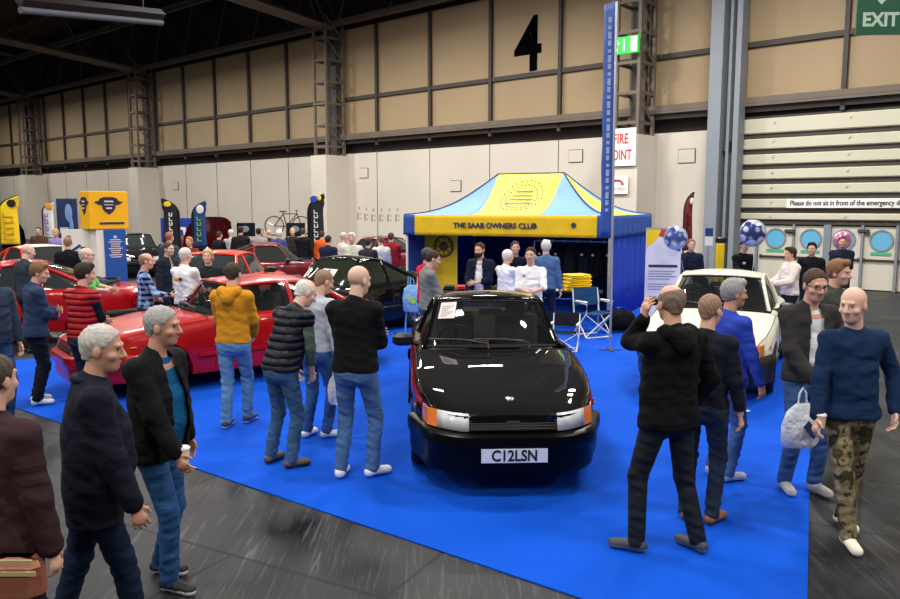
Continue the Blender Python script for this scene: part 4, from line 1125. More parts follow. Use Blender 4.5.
E_root, E_info = person('person in a dark brown coat cut off by the bottom left edge', x, y, 15, 1.72, .009, 0, ('short', (70, 60, 50)), ('coat', (62, 40, 44)), 'plain', None, 0, .78, T_(22, 24, 40), DS, ('relax', 'down'))
x, y = pp(-13, 95)
person('man in dark blue-grey jacket and jeans at the left edge beside the red car', x, y, 120, 1.80, NM, 0, ('short', (50, 40, 34)), ('jacket', (44, 56, 76)), 'plain', None, 0, .9, J(40, 66, 106), DS, ('down', 'down'))
x, y = gp(40, 404)
person('ginger-haired man in navy jacket with arms folded left of the red quilted gilet', x, y, 48, 1.71, NR, 0, ('full', (122, 88, 58)), ('jacket', (46, 62, 92)), 'plain', None, 0, .86, T_(24, 28, 42), WS, ('cross', 'fold'), head=(28, 14), lean=2)
x, y = pp(78, 90)
person('dark-haired man in red quilted gilet over black sleeves seen from behind', x, y, 22, 1.73, NR, 0, ('full', (44, 30, 24)), ('gilet', (168, 26, 36)), 'quilt', None, 0, .92, J(30, 40, 60), DS, ('fold', 'fold'), gilet=(28, 32, 40), head=(26, 6), girth=1.1, lean=2)
x, y = gp(236, 426)
person('man in mustard yellow hooded sweatshirt and light jeans standing by the red car', x, y, 8, 1.77, NR, 0, ('short', (62, 48, 38)), ('hoodie', (204, 138, 32)), 'plain', None, 0, .92, J(86, 124, 166), ((40, 42, 46), (235, 235, 235)), ('fwd', 'fwd'), ((-.05, -.10, 6), (.09, .14, 8)), hood=True, head=(2, 8))
x, y = gp(283, 466)
person('white-haired stooping man in black quilted gilet over green sleeves', x, y, 38, 1.76, NR, 2, ('fringe', (216, 212, 208)), ('gilet', (26, 28, 38)), 'quilt', None, 0, .90, J(54, 84, 116), BS, ('fwd', 'fwd'), ((-.14, .0, 10), (.13, .02, 18)), lean=22, head=(18, 24), gilet=(92, 112, 98), girth=1.15)
x, y = gp(318, 438)
F_root, F_info = person('man in light grey jumper between the black quilted gilet and the bald man in black', x, y, 30, 1.74, NR, 0, ('crop', (150, 118, 92)), ('jumper', (178, 182, 190)), 'plain', None, 0, .92, J(52, 84, 132), WS, ('fold', 'down'), ((-.10, -.03, 8), (.10, .06, 40)), head=(22, 18), lean=4)
x, y = gp(357, 477)
person('bald man in black jacket with folded arms and white trainers standing on the blue carpet', x, y, 14, 1.86, NR, 2, ('bald', (90, 60, 50)), ('jacket', (20, 20, 22)), 'plain', None, 0, .90, J(66, 98, 138), WS, ('cross', 'fold'), ((-.12, -.03, 6), (.13, .05, 38)), head=(26, 8))
x, y = gp(664, 549)
person('balding man in black hooded jacket raising a hand to his ear, right of centre', x, y, -22, 1.84, NR, 0, ('fringe', (128, 108, 92)), ('hoodie', (16, 16, 17)), 'plain', None, 0, .84, T_(32, 36, 42), ((64, 68, 74), (120, 120, 120)), ('ear', 'pocket'), ((-.21, .05, 42), (.17, -.10, -10)), hood=True, head=(6, 4), girth=1.15, lean=-2)
x, y = gp(699, 521)
person('shaven-headed man in dark clothes mostly hidden behind the black hooded jacket', x, y, 30, 1.72, NR, 0, ('crop', (150, 116, 96)), ('jumper', (30, 34, 44)), 'plain', None, 0, .9, J(36, 46, 62), ((150, 96, 52), (120, 80, 50)), ('down', 'down'), ((-.1, .0, 20), (.1, .0, 20)), head=(20, 4))
x, y = gp(722, 478)
person('grey-haired man in bright blue jumper looking right beside the white saloon', x, y, 62, 1.74, NR, 1, ('full', (150, 148, 146)), ('jumper', (48, 72, 176)), 'plain', None, 0, .86, J(60, 90, 140), ((176, 176, 182), (220, 220, 220)), ('down', 'relax'), head=(24, 2))
x, y = gp(800, 492)
J_root, J_info = person('man with glasses in dark leather jacket and white t-shirt holding a white bag', x, y, 172, 1.87, NR, 0, ('short', (72, 52, 40)), ('jacket', (58, 56, 56)), 'plain', (226, 228, 234), .085, .90, J(60, 92, 136), ((170, 168, 166), (220, 220, 220)), ('down', 'fwd'), ((-.10, .05, 10), (.11, -.02, 10)), head=(6, 10), glasses=True)
x, y = gp(842, 536)
L_root, L_info = person('bald man in navy sweater and camouflage trousers walking towards the camera', x, y, 182, 1.82, NR, 2, ('bald', (196, 160, 138)), ('jumper', (22, 44, 76)), 'plain', None, 0, .87, ((112, 104, 78), 'camo'), ((232, 222, 200), (238, 232, 220)), (((.27, .06, .92), (1, -.8, 0)), ((.29, .14, .86), (.7, -1, 0))), ((-.08, -.16, 6), (.04, .20, 4)), head=(48, 6))
x, y = pp(836, 100)
person('brown-haired person in grey-green jacket walking behind the leather jacket man', x, y, 150, 1.84, NM, 0, ('full', (128, 92, 60)), ('jacket', (70, 74, 68)), 'plain', None, 0, .9, T_(44, 46, 50), ((150, 120, 90), (140, 120, 100)), ('down', 'down'), ((-.1, -.2, 4), (.1, .2, 4)), head=(-10, 4))
# around the doors on the right
def far(label, px, s, face, hair, top, tr=T_(30, 34, 46), arms=('down', 'down'), h=1.73, res=NF, **k):
    x, y = pp(px, s); return person(label, x, y, face, h, res, k.pop('skin', 0), hair, top, k.pop('kind', 'plain'), k.pop('under', None), k.pop('open_', 0.0), k.pop('hem', .9), tr, k.pop('shoes', DS), arms, **k)
far('dark-haired woman in fluffy cream jumper standing by the emergency doors', 792, 58, -95, ('full', (50, 30, 26)), ('coat', (226, 214, 206)), arms=('hold', 'hold'), h=1.66)
far('dark-haired man in black jacket between the cream jumper and the navy shirt', 812, 54, -150, ('full', (30, 24, 22)), ('jacket', (22, 22, 26)), h=1.70)
far('man in dark navy shirt with folded arms in front of the emergency doors', 842, 48, 200, ('crop', (40, 32, 30)), ('jacket', (30, 38, 58)), arms=('cross', 'fold'), skin=1, h=1.76)
P1 = far('person in black top holding up the patterned balloon by the grey column', 743, 50, 165, ('short', (40, 34, 30)), ('hoodie', (20, 22, 30)), arms=('down', 'hold'), h=1.70, logo=[((220, 220, 230), (.06, 1.3, .14), .04)])
P2 = far('person in dark navy jacket with a hand up beside the white banner', 691, 50, 190, ('short', (110, 80, 60)), ('jacket', (28, 36, 56)), arms=('down', 'out'), h=1.72)
# tent people
far('man in dark cap and red and white jacket at the left of the tent', 426, 63, 60, ('short', (50, 50, 50)), ('jacket', (204, 30, 44)), hat=(70, 72, 80), res=NM, h=1.70, gilet=(226, 226, 228))
far('man in grey and black jacket looking down at the left of the tent', 428, 70, 72, ('short', (56, 44, 36)), ('jacket', (120, 124, 124)), tr=J(40, 62, 100), arms=('relax', 'fwd'), head=(10, 16), res=NM, h=1.75, logo=[((16, 16, 18), (.10, 1.15, .14), .11)])
far('dark-bearded man in white shirt and open navy jacket at the tent', 481, 59, 200, ('short', (60, 34, 24)), ('jacket', (24, 30, 52)), under=(236, 238, 242), open_=.09, beard=(52, 30, 22), arms=('fold', 'fwd'), res=NM, h=1.76, head=(10, 6))
far('white-haired man in white polo shirt with his back half turned at the tent', 506, 60, 50, ('short', (226, 222, 218)), ('tshirt', (238, 240, 244)), sleeves='short', arms=('fold', 'fwd'), res=NM, h=1.65, girth=1.1, head=(10, 4))
far('smiling dark-haired man in white polo shirt with a small chest badge', 531, 66, 196, ('short', (36, 26, 22)), ('tshirt', (240, 240, 244)), sleeves='short', arms=('hold', 'fold'), res=NM, h=1.75, girth=1.1, logo=[((30, 40, 70), (.08, 1.34, .135), .02)])
far('dark-haired man in black behind the two white polo shirts', 515, 55, 175, ('short', (40, 30, 26)), ('jumper', (22, 26, 40)), h=1.74)
far('white-haired person in denim blue jacket seen from behind at the tent', 546, 56, 8, ('full', (206, 202, 198)), ('jacket', (74, 104, 150)), tr=T_(24, 34, 60), res=NM, h=1.76)
# left middle
far('bald man with glasses in bright green shirt and rucksack straps left of the blue pillar', 84, 66, 70, ('fringe', (200, 180, 160)), ('shirt', (110, 186, 96)), tr=J(40, 50, 70), sleeves='short', arms=('hold', 'fold'), glasses=True, res=NM, h=1.74, girth=1.15, skin=2)
far('balding man in blue and white checked shirt holding a cup beside the blue pillar', 143, 69, 62, ('fringe', (150, 120, 100)), ('shirt', (60, 90, 160)), kind='plaid', tr=T_(28, 34, 50), arms=('down', 'hold'), res=NM, h=1.69, head=(10, 4))
far('dark-haired man in dark jacket between the checked shirt and the white t-shirt', 167, 57, 110, ('short', (70, 56, 46)), ('jacket', (36, 40, 52)), under=(200, 196, 180), open_=.06, res=NM, h=1.75)
far('white-haired man in white t-shirt with a coloured print on the back', 184, 66, 20, ('short', (214, 206, 198)), ('tshirt', (236, 236, 242)), tr=J(40, 60, 100), sleeves='short', arms=('fold', 'fwd'), res=NM, h=1.74, girth=1.15, skin=2, logo=[((236, 160, 30), (-.05, 1.3, -.15), .05), ((60, 50, 60), (.03, 1.30, -.15), .04)])
far('blonde woman in dark top smiling behind the roof of the red car', 208, 62, 176, ('long', (190, 160, 120)), ('jumper', (38, 42, 48)), arms=('cross', 'fold'), res=NM, h=1.68)
far('bald man in dark suit left of the white board', 68, 50.5, -20, ('crop', (150, 110, 90)), ('jacket', (22, 24, 34)), h=1.78)
far('pink bald man in dark grey jacket in front of the red car at far left', 24, 62, 30, ('bald', (150, 110, 90)), ('jacket', (50, 58, 66)), h=1.78, skin=2, head=(10, 10))
far('fair-haired person in lilac top in front of the blue and black poster', 57, 33.5, 170, ('long', (180, 150, 110)), ('jumper', (150, 130, 200)), h=1.72)
far('man in slate blue jacket under the black and yellow feather flag', 169, 44, 20, ('short', (150, 100, 80)), ('jacket', (60, 76, 100)), h=1.80)
far('auburn-haired woman under the blue feather flag', 190, 42, 185, ('long', (170, 110, 70)), ('jumper', (120, 50, 44)), h=1.66)
GR = 'visitors in the far crowd'
crowd = [
 ('dark-haired person in black coat left of the first black screen', 219, 34.5, 30, ('short', (50, 40, 36)), (40, 36, 36)),
 ('white-haired person in pale shirt in front of the first black screen', 231, 33, 10, ('short', (210, 204, 200)), (200, 200, 200)),
 ('tall dark-haired person in black beside the first screen', 241, 35, 0, ('short', (40, 30, 28)), (34, 34, 40)),
 ('dark-haired person with grey gilet right of the first screen', 259, 34, -20, ('short', (36, 28, 24)), (150, 150, 150)),
 ('pink bald person in black between the two screens', 269, 32, 20, ('bald', (90, 70, 60)), (40, 42, 48)),
 ('white-haired person in violet blue jacket in front of the bicycles', 279, 34, 10, ('full', (220, 210, 200)), (70, 74, 130)),
 ('person in dark jacket with pale hair below the second screen', 293, 32.3, 170, ('short', (190, 170, 140)), (50, 46, 44)),
 ('person in black coat just left of the black feather flag', 303, 34, 10, ('short', (60, 50, 46)), (24, 24, 28)),
 ('person in orange high-visibility vest below the black feather flag', 322, 34, 20, ('short', (60, 44, 36)), (224, 96, 40)),
 ('dark-haired man in navy jacket just right of the black feather flag', 328, 41.5, 15, ('short', (36, 28, 24)), (32, 36, 66)),
 ('person in pale pink top left of the floral shirt', 343, 39, 60, ('short', (200, 180, 170)), (222, 196, 196)),
 ('white-haired person in pale floral shirt facing the camera', 352, 43, 180, ('full', (226, 220, 212)), (206, 206, 186)),
 ('broad person in dark charcoal jacket left of the white shirt', 368, 44, 20, ('short', (50, 40, 40)), (52, 54, 60)),
 ('person in white shirt and jeans between the charcoal jacket and the tent', 381, 42, -30, ('short', (110, 100, 90)), (226, 222, 220)),
 ('person in dark red jumper next to the left edge of the tent', 391, 40, 0, ('short', (70, 50, 44)), (140, 30, 40)),
 ('dark-haired person in brown jacket behind the lilac top', 40, 32, 170, ('short', (50, 36, 30)), (80, 56, 50)),
 ('person in grey coat far away behind the maroon raised bonnet', 262, 30, 170, ('short', (90, 80, 70)), (96, 96, 100)),
 ('person in black far away between the bicycles and the flag', 311, 31, 10, ('short', (50, 44, 40)), (30, 30, 36)),
]
for i, (lb, px, s, fc, hr, tc_) in enumerate(crowd):
    far(lb, px, s, fc, hr, (('jacket', 'jumper', 'coat')[i % 3], tc_), tr=(J(40, 60, 100) if i % 2 else T_(30, 32, 40)), h=1.66+.03*(i*5 % 4) if 'tall' not in lb else 1.82, res=.018, girth=1+.06*(i % 4), arms=('fold', 'down') if i % 2 else ('down', 'fwd'), group=GR)
# ---- things in the hands
def at_hand(root, info, i, off=.06):
    w, fd, inn = info['hd'][i]; return root.matrix_basis @ (w+fd*off+inn*.025) if False else Matrix.LocRotScale(root.location, root.rotation_euler, root.scale) @ (w+fd*off+inn*.03)
M_cup = mat('paper_cup', hx(226, 214, 196), .6)
def cup_(p, label, m=M_cup):
    t = thing('paper_cup', label, 'cup', (p.x, p.y, p.z-.015)); mb = MB(); mb.lathe([(.001, 0), (.028, 0), (.037, .09), (.035, .09), (.027, .004)], 20); mb.build('cup_body', m, t, smooth=True, ang=50)
    mb = MB(); mb.lathe([(.001, .1), (.034, .1), (.036, .092), (.040, .092), (.040, .086), (.037, .086)], 20); mb.build('lid', M_white, t, smooth=True, ang=50)
cup_(at_hand(C_root, C_info, 1), 'pale paper cup in the hand of the man in open black jacket')
cup_(at_hand(L_root, L_info, 1), 'cream paper cup held low by the bald man in navy sweater', mat('cream_cup', hx(216, 190, 150), .6))
def carrier(p, label, cols, w=.30, hgt=.36, rz=0.0, name='carrier_bag'):
    t = thing(name, label, 'bag', (p.x, p.y, p.z-.12), rz); mb = MB(); rows = []
    for j, z in enumerate([-hgt, -hgt+.03, -hgt*.5, -.06, 0]):
        f = (.85, .98, 1.05, .85, .35)[j]; dd = (.10, .13, .12, .07, .02)[j]; row = []
        for k in range(17):
            a = 2*PI*k/16; row.append((w/2*f*math.cos(a)*(1+.06*math.sin(5*a+j)), dd/1.6*math.sin(a)*(1+.15*math.sin(3*a+j*2)), z))
        rows.append(row)
    mb.grid(rows); mb.add([rows[0][k] for k in range(16)], [tuple(range(16))]); mb.build('bag_body', mat('bag_%d_%d_%d' % cols[0], hx(*cols[0]), .35, bump=(14, 1, .03)), t, smooth=True, ang=60)
    mb = MB(); mb.tube([(-.04, 0, -.01), (-.03, 0, .08), (0, 0, .12), (.03, 0, .08), (.04, 0, -.01)], .008, 5); mb.build('handle', mat('bag_%d_%d_%d' % cols[0], (1, 1, 1)), t, smooth=True)
    mb = MB(); mb.box((0, -.105, -hgt*.55), (w*.42, .006, .07), M=Matrix.Rotation(.8, 3, 'Y')); mb.build('printed_band', mat('bag_print_%d_%d_%d' % cols[1], hx(*cols[1]), .4), t); return t
carrier(at_hand(J_root, J_info, 1)+Vector((-.16, -.05, 0)), 'white plastic carrier bag with a dark print held by the man in glasses', ((222, 226, 236), (50, 60, 100)), .34, .34, .3)
carrier(at_hand(F_root, F_info, 1), 'white bag hanging beside the legs of the man in the grey jumper', ((230, 230, 232), (210, 214, 222)), .18, .30)
t = thing('shoulder_bag', 'tan leather bag in the bottom left corner', 'bag', at_y(18, 578, 3.1)); mb = MB(); mb.box((0, 0, 0), (.22, .12, .20), bev=.04); mb.build('bag_body', mat('tan_leather', hx(140, 82, 58), .6, bump=(30, .3, .01)), t, smooth=True)
mb = MB(); mb.tube([(-.08, 0, .08), (-.10, 0, .2), (-.16, .02, .42)], .010, 6); mb.build('strap', M_black, t); mb = MB(); mb.box((0, -.065, .05), (.22, .01, .018)); mb.box((0, -.065, .10), (.2, .01, .018)); mb.build('pale_band', mat('pale_band', hx(176, 158, 110), .6), t)
# ------------------------------------------------------------------ tent
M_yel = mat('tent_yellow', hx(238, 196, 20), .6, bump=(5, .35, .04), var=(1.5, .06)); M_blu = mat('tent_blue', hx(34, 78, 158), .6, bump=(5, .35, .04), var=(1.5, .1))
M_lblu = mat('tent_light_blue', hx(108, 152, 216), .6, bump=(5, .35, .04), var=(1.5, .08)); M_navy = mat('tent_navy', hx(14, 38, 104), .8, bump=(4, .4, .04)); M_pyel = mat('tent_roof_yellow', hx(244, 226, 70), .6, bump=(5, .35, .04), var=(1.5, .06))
M_navyt = mat('navy_lettering', hx(40, 52, 84), .6)
TR = thing('canopy_tent', 'blue and yellow pop-up canopy tent lettered THE SAAB OWNERS CLUB', 'tent', (3.2, 15.6, .011), R(-26))
TW, TD, EZ, RZ = 4.7, 3.8, 2.17, 3.12
r0, r1 = -3.2, -1.6
def sag(a, b, v, amt=.26): p = Vector(a).lerp(Vector(b), v); p.z -= amt*math.sin(PI*v)**1.0*(1-.25*v); return p
def tface(name, e0, e1, p0, p1, t0, t1, m, n=14, mm=8, smooth=True, th=.012):
    rows = []
    for i in range(n+1):
        v = i/n; row = []
        for j in range(mm+1):
            t = t0+(t1-t0)*j/mm
            a = Vector(e0).lerp(Vector(e1), t); b = Vector(p0).lerp(Vector(p1), t); row.append(sag(a, b, v))
        rows.append(row)
    mb = MB(); mb.grid(rows); return mb.build(name, m, TR, smooth=True, ang=180, solid=th)
e = [(-TW, 0, EZ), (0, 0, EZ), (0, TD, EZ), (-TW, TD, EZ)]; pA, pB = (r0, TD/2, RZ), (r1, TD/2, RZ)
def fquad(name, ta, tb, ra, rb, m):   # front face strip in metres from the right corner
    rows = []
    for i in range(15):
        v = i/14; rows.append([sag((-(ta+(tb-ta)*j/8), 0, EZ), (-(ra+(rb-ra)*j/8), TD/2, RZ), v) for j in range(9)])
    mb = MB(); mb.grid(rows, flip=True); return mb.build(name, m, TR, smooth=True, ang=180, solid=.012)
fquad('roof_panel', 0, 1.58, 1.6, 1.6001, M_lblu); fr_mid = fquad('roof_panel', 1.58, 3.08, 1.6, 3.2, M_pyel); fquad('roof_panel', 3.08, 4.7, 3.2, 3.2001, M_lblu)
tface('roof_panel', e[1], e[2], pB, pB, 0, .12, M_lblu); tface('roof_panel', e[1], e[2], pB, pB, .12, .75, M_pyel); tface('roof_panel', e[1], e[2], pB, pB, .75, 1, M_lblu)
tface('roof_panel', e[2], e[3], pB, pA, 0, 1, M_lblu); tface('roof_panel', e[3], e[0], pA, pA, 0, .3, M_lblu); tface('roof_panel', e[3], e[0], pA, pA, .3, .7, M_pyel); tface('roof_panel', e[3], e[0], pA, pA, .7, 1, M_lblu)
for a, b in ((e[0], pA), (e[1], pB), (e[2], pB), (e[3], pA)):
    mb = MB(); mb.tube([sag(a, b, i/14)+Vector((0, 0, .012)) for i in range(15)], .018, 6); mb.build('seam_piping', M_navyt, TR, smooth=True)
mb = MB(); mb.tube([pA, pB], .022, 6); mb.build('ridge_piping', M_navyt, TR)
VB = 1.72
def val(a, b, m, scal=0):
    a, b = Vector(a), Vector(b); L_ = (b-a).length; n = max(4, int(L_/.08)); d = (b-a).normalized(); nr = Vector((d.y, -d.x, 0)); rows = []
    for i in range(7):
        v = i/6; rows.append([Vector((a.lerp(b, j/n).x, a.lerp(b, j/n).y, EZ+.01-(EZ-VB)*v))+nr*(.012*math.sin(j*1.1)*v) for j in range(n+1)])
    mb = MB(); mb.grid(rows); return mb.build('valance', m, TR, smooth=True, ang=180, solid=.01)
val((-TW, -.02, 0), (-TW+.27, -.02, 0), M_blu); vf = val((-TW+.27, -.02, 0), (-.27, -.02, 0), M_yel); val((-.27, -.02, 0), (0, -.02, 0), M_blu)
val((.02, 0, 0), (.02, TD, 0), M_blu); val((0, TD+.02, 0), (-TW, TD+.02, 0), M_blu); val((-TW-.02, TD, 0), (-TW-.02, 0, 0), M_blu)
text('valance_lettering', 'THE SAAB OWNERS CLUB', .155, M_navyt, vf, facing((-2.50, -.05, 1.95), 0), depth=.002, bold=.006, sx=1.06)
mb = MB(); mb.lathe([(.001, 0), (.055, 0), (.055, .004)], 16, Matrix.Translation((-.75, -.045, 1.98)) @ Matrix.Rotation(PI/2, 4, 'X')); mb.build('valance_badge', M_navyt, vf)
# emblem on the roof: ring of dots, arcs and bars following the cloth
mb = MB(); mgb = mat('emblem_blue', hx(96, 120, 170), .6)
def fr(t, v): 
    a = Vector((-(1.58+1.5*t), 0, EZ)); b = Vector((-(1.6+1.6*t), TD/2, RZ)); return sag(a, b, v)+Vector((0, -.012, .022))
for k in range(26):
    a = 2*PI*k/26; 
    for rr_ in (.30, .23): mb.ell(fr(.47+rr_*math.cos(a), .60+rr_*.95*math.sin(a)), (.028, .02, .014), 6, 4)
for j in range(4):
    v = .50+.07*j; mb.tube([fr(t, v) for t in (.28+.02*j, .4, .5, .66-.02*j)], .013, 5)
mb.build('roof_emblem', mgb, fr_mid)
for (x_, y_) in ((0, 0), (-TW, 0), (0, TD), (-TW, TD)):
    mb = MB(); mb.box((x_*.985-.02, y_*.985+.02, EZ/2), (.045, .045, EZ), bev=.006); mb.box((x_*.985-.02, y_*.985+.02, .01), (.12, .12, .012)); mb.build('tent_leg', M_white if x_ else M_alu, TR)
for y_ in (0.05, TD-.05):
    mb = MB(); n = 6
    for k in range(n):
        xa, xb = -TW*k/n, -TW*(k+1)/n; mb.tube([(xa, y_, EZ-.05), (xb, y_, EZ-.35)], .012, 5); mb.tube([(xa, y_, EZ-.35), (xb, y_, EZ-.05)], .012, 5)
    mb.build('roof_truss_bar', M_alu, TR)
def wallp(a, b, z0=0.02, z1=2.1, m=M_navy, nm='side_wall'):
    a, b = Vector(a), Vector(b); n = 24; d = (b-a).normalized(); nr = Vector((d.y, -d.x, 0)); rows = []
    for z_ in (z0, .7, 1.4, z1): rows.append([Vector((a.lerp(b, j/n).x, a.lerp(b, j/n).y, z_))+nr*.015*math.sin(j*1.7) for j in range(n+1)])
    mb = MB(); mb.grid(rows); return mb.build(nm, m, TR, smooth=True, ang=180, solid=.01)
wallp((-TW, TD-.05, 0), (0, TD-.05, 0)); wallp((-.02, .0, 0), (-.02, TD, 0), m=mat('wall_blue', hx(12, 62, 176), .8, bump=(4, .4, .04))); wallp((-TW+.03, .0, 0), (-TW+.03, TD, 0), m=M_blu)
# yellow back banner with a round crest
def tw(x_, y_, z_): return TR.matrix_basis @ Vector((x_, y_, z_))
p = at_y(441, 262, 18.2)
YB = thing('hanging_banner', 'yellow banner with a dark round crest hanging at the left inside the tent', 'banner', (p.x, p.y, 0), R(-26)); mb = MB(); mb.box((0, 0, 1.2), (.85, .02, 1.7)); mb.build('cloth', M_yel, YB)
mb = MB(); T_0 = Matrix.Translation((.08, -.02, 1.45)) @ Matrix.Rotation(PI/2, 4, 'X'); mb.lathe([(.20, 0), (.20, .006), (.26, .006), (.26, 0)], 28, T_0); mb.lathe([(.001, .004), (.10, .004), (.12, 0)], 16, T_0)
for k in range(8): a = 2*PI*k/8; mb.box((.08+.16*math.cos(a), -.022, 1.45+.16*math.sin(a)), (.04, .01, .04))
mb.build('crest', mat('crest_brown', hx(96, 84, 40), .7), YB)
mb = MB(); mb.cyl((-.4, 0, .01), (-.4, 0, 2.08), .012, 6); mb.cyl((.4, 0, .01), (.4, 0, 2.08), .012, 6); mb.build('pole', M_alu, YB)
# clothes on a rail
RX = at_y(596, 250, 15.9); RL = thing('clothes_rail', 'metal clothes rail carrying the dark garments at the right of the tent', 'rail', (RX.x-.36, RX.y+.85, .011), R(-26))
mb = MB(); mb.tube([(-.85, 0, 1.62), (.85, 0, 1.62)], .014, 8); mb.tube([(-.85, 0, 0), (-.85, 0, 1.62)], .014, 8); mb.tube([(.85, 0, 0), (.85, 0, 1.62)], .014, 8); mb.tube([(-.85, -.25, .02), (-.85, .25, .02)], .014, 6); mb.tube([(.85, -.25, .02), (.85, .25, .02)], .014, 6); mb.build('frame', M_alu, RL, smooth=True)
gcols = [(16, 18, 24), (22, 26, 44), (14, 14, 16), (26, 28, 34), (18, 22, 38), (16, 16, 18)]
gl = ['leftmost dark garment on the rail, beside the denim jacket', 'second dark navy garment from the left on the rail', 'third dark garment from the left on the rail', 'fourth dark garment from the left on the rail', 'fifth dark garment on the rail, left of the flagpole', 'rightmost dark garment on the rail, right of the flagpole']
for i in range(6):
    x_ = -.72+.285*i; loc = RL.matrix_basis @ Vector((x_, -.02, 0)); t = thing('hanging_jumper', gl[i], 'garment', loc, R(-26+(-28, 14, -10, 22, -6, 12)[i]), 'dark garments on the tent rail')
    s_ = SDF(); s_.cap((-.17, 0, 1.46), (.17, 0, 1.46), .06, .06, .03, (0, 1, 0), 1.3); s_.cap((-.10, 0, 1.38), (-.12, 0, .92), .09, .10, .05, (0, 1, 0), 1.6); s_.cap((.10, 0, 1.38), (.12, 0, .92), .09, .10, .05, (0, 1, 0), 1.6)
    s_.cap((-.2, 0, 1.44), (-.27, 0, .98), .055, .04, .03); s_.cap((.2, 0, 1.44), (.27, 0, .98), .055, .04, .03); s_.cap((0, 0, 1.48), (0, 0, 1.52), .06, .05, .03)
    V, Q, lab = s_.mesh(.016, [((0, 0, -1), -.86)]); np_mesh('garment', V, Q, lab, [cloth('garment_%d' % i, hx(*gcols[i]))], t)
    mb = MB(); mb.tube([(0, 0, 1.55), (0, 0, 1.60), (.02, 0, 1.645), (0, 0, 1.66), (-.02, 0, 1.64)], .005, 5); mb.build('hanger_hook', M_alu, t)
    mb = MB(); mb.ell((.08, -.085, 1.34), (.03, .012, .028), 8, 6); mb.build('chest_badge', M_paper, t)
# merchandise tables
def table(label, loc, rz, w, d, clothm, group=None):
    t = thing('trestle_table', label, 'table', loc, rz, group); mb = MB(); mb.box((0, 0, .735), (w, d, .03), bev=.008); mb.build('tabletop', M_black, t)
    for sx in (-1, 1):
        for sy in (-1, 1): mb = MB(); mb.cyl((sx*(w/2-.08), sy*(d/2-.06), 0), (sx*(w/2-.08), sy*(d/2-.06), .72), .015, 8); mb.build('leg', M_alu, t)
    return t
p = at_y(480, 288, 15.0); table('long black trestle table in front of the men at the tent', (p.x, 15.05, .011), R(-4), 1.5, .6, None)
M_items = [mat('folded_%d' % i, hx(*c), .85) for i, c in enumerate(((20, 22, 26), (24, 84, 60), (170, 30, 40), (30, 34, 50), (210, 206, 200)))]
for i, (dx, c, lb) in enumerate(((-.60, 0, 'folded black garment at the left end of the black table'), (-.36, 2, 'folded red garment on the black table left of the green one'), (-.12, 1, 'folded green garment on the black table'), (.13, 3, 'folded navy garment on the black table right of the green one'), (.37, 0, 'folded black garment on the right half of the black table'), (.61, 4, 'folded pale garment at the right end of the black table'))):
    mb = MB(); mb.box((0, 0, .04), (.21, .34, .03), bev=.012); mb.box((.01, 0, .07), (.20, .32, .03), bev=.012); mb.box((0, .01, .015), (.22, .33, .03), bev=.012)
    o = mb.build('folded_garment', M_items[c], smooth=True); o.location = Vector((p.x, 15.05, .761))+Vector((math.cos(R(-4))*dx, math.sin(R(-4))*dx, .001)); o.rotation_euler = (0, 0, R(-4+i*7 % 11)); tag(o, lb, 'garment', 'folded garments on the black table')
p2 = at_y(576, 288, 15.0); table('black trestle table holding yellow cloths behind the folding chairs', (p2.x, 14.95, .011), R(-10), 1.0, .55, None)
mb = MB()
for k in range(9): mb.box(((k % 2)*.02, 0, .02+.035*k), (.50-.01*k, .36, .034), rz=.05*k, bev=.012)
o = mb.build('folded_cloth_pile', M_yel, smooth=True); o.location = (p2.x, 14.95, .764); tag(o, 'pile of folded yellow cloths on the table at the right of the tent', 'cloth')
mb = MB(); mb.box((0, 0, .012), (.22, .16, .02), bev=.004); mb.box((.05, .03, .032), (.18, .12, .02), rz=.4, bev=.004); o = mb.build('leaflet_pile', M_paper); o.location = (p2.x-.39, 14.90, .764); tag(o, 'small pile of white leaflets left of the yellow cloths', 'leaflets')
# holdall on carpet
pb = at_y(618, 316, 14.6)
t = thing('holdall', 'round black holdall on the carpet right of the flagpole', 'bag', (pb.x, 14.6, .011)); s_ = SDF(); s_.cap((-.12, 0, .22), (.14, 0, .22), .2, .2, .05, (0, 1, 0), 1.2); V, Q, lab = s_.mesh(.02); V[:, 2] = np.maximum(V[:, 2], 0.0); np_mesh('bag_body', V, Q, lab, [cloth('holdall_black', hx(18, 18, 20))], t)
mb = MB(); mb.tube([(-.1, -.1, .40), (-.06, -.12, .48), (.06, -.12, .48), (.1, -.1, .40)], .012, 6); mb.build('handle', M_black, t, smooth=True)
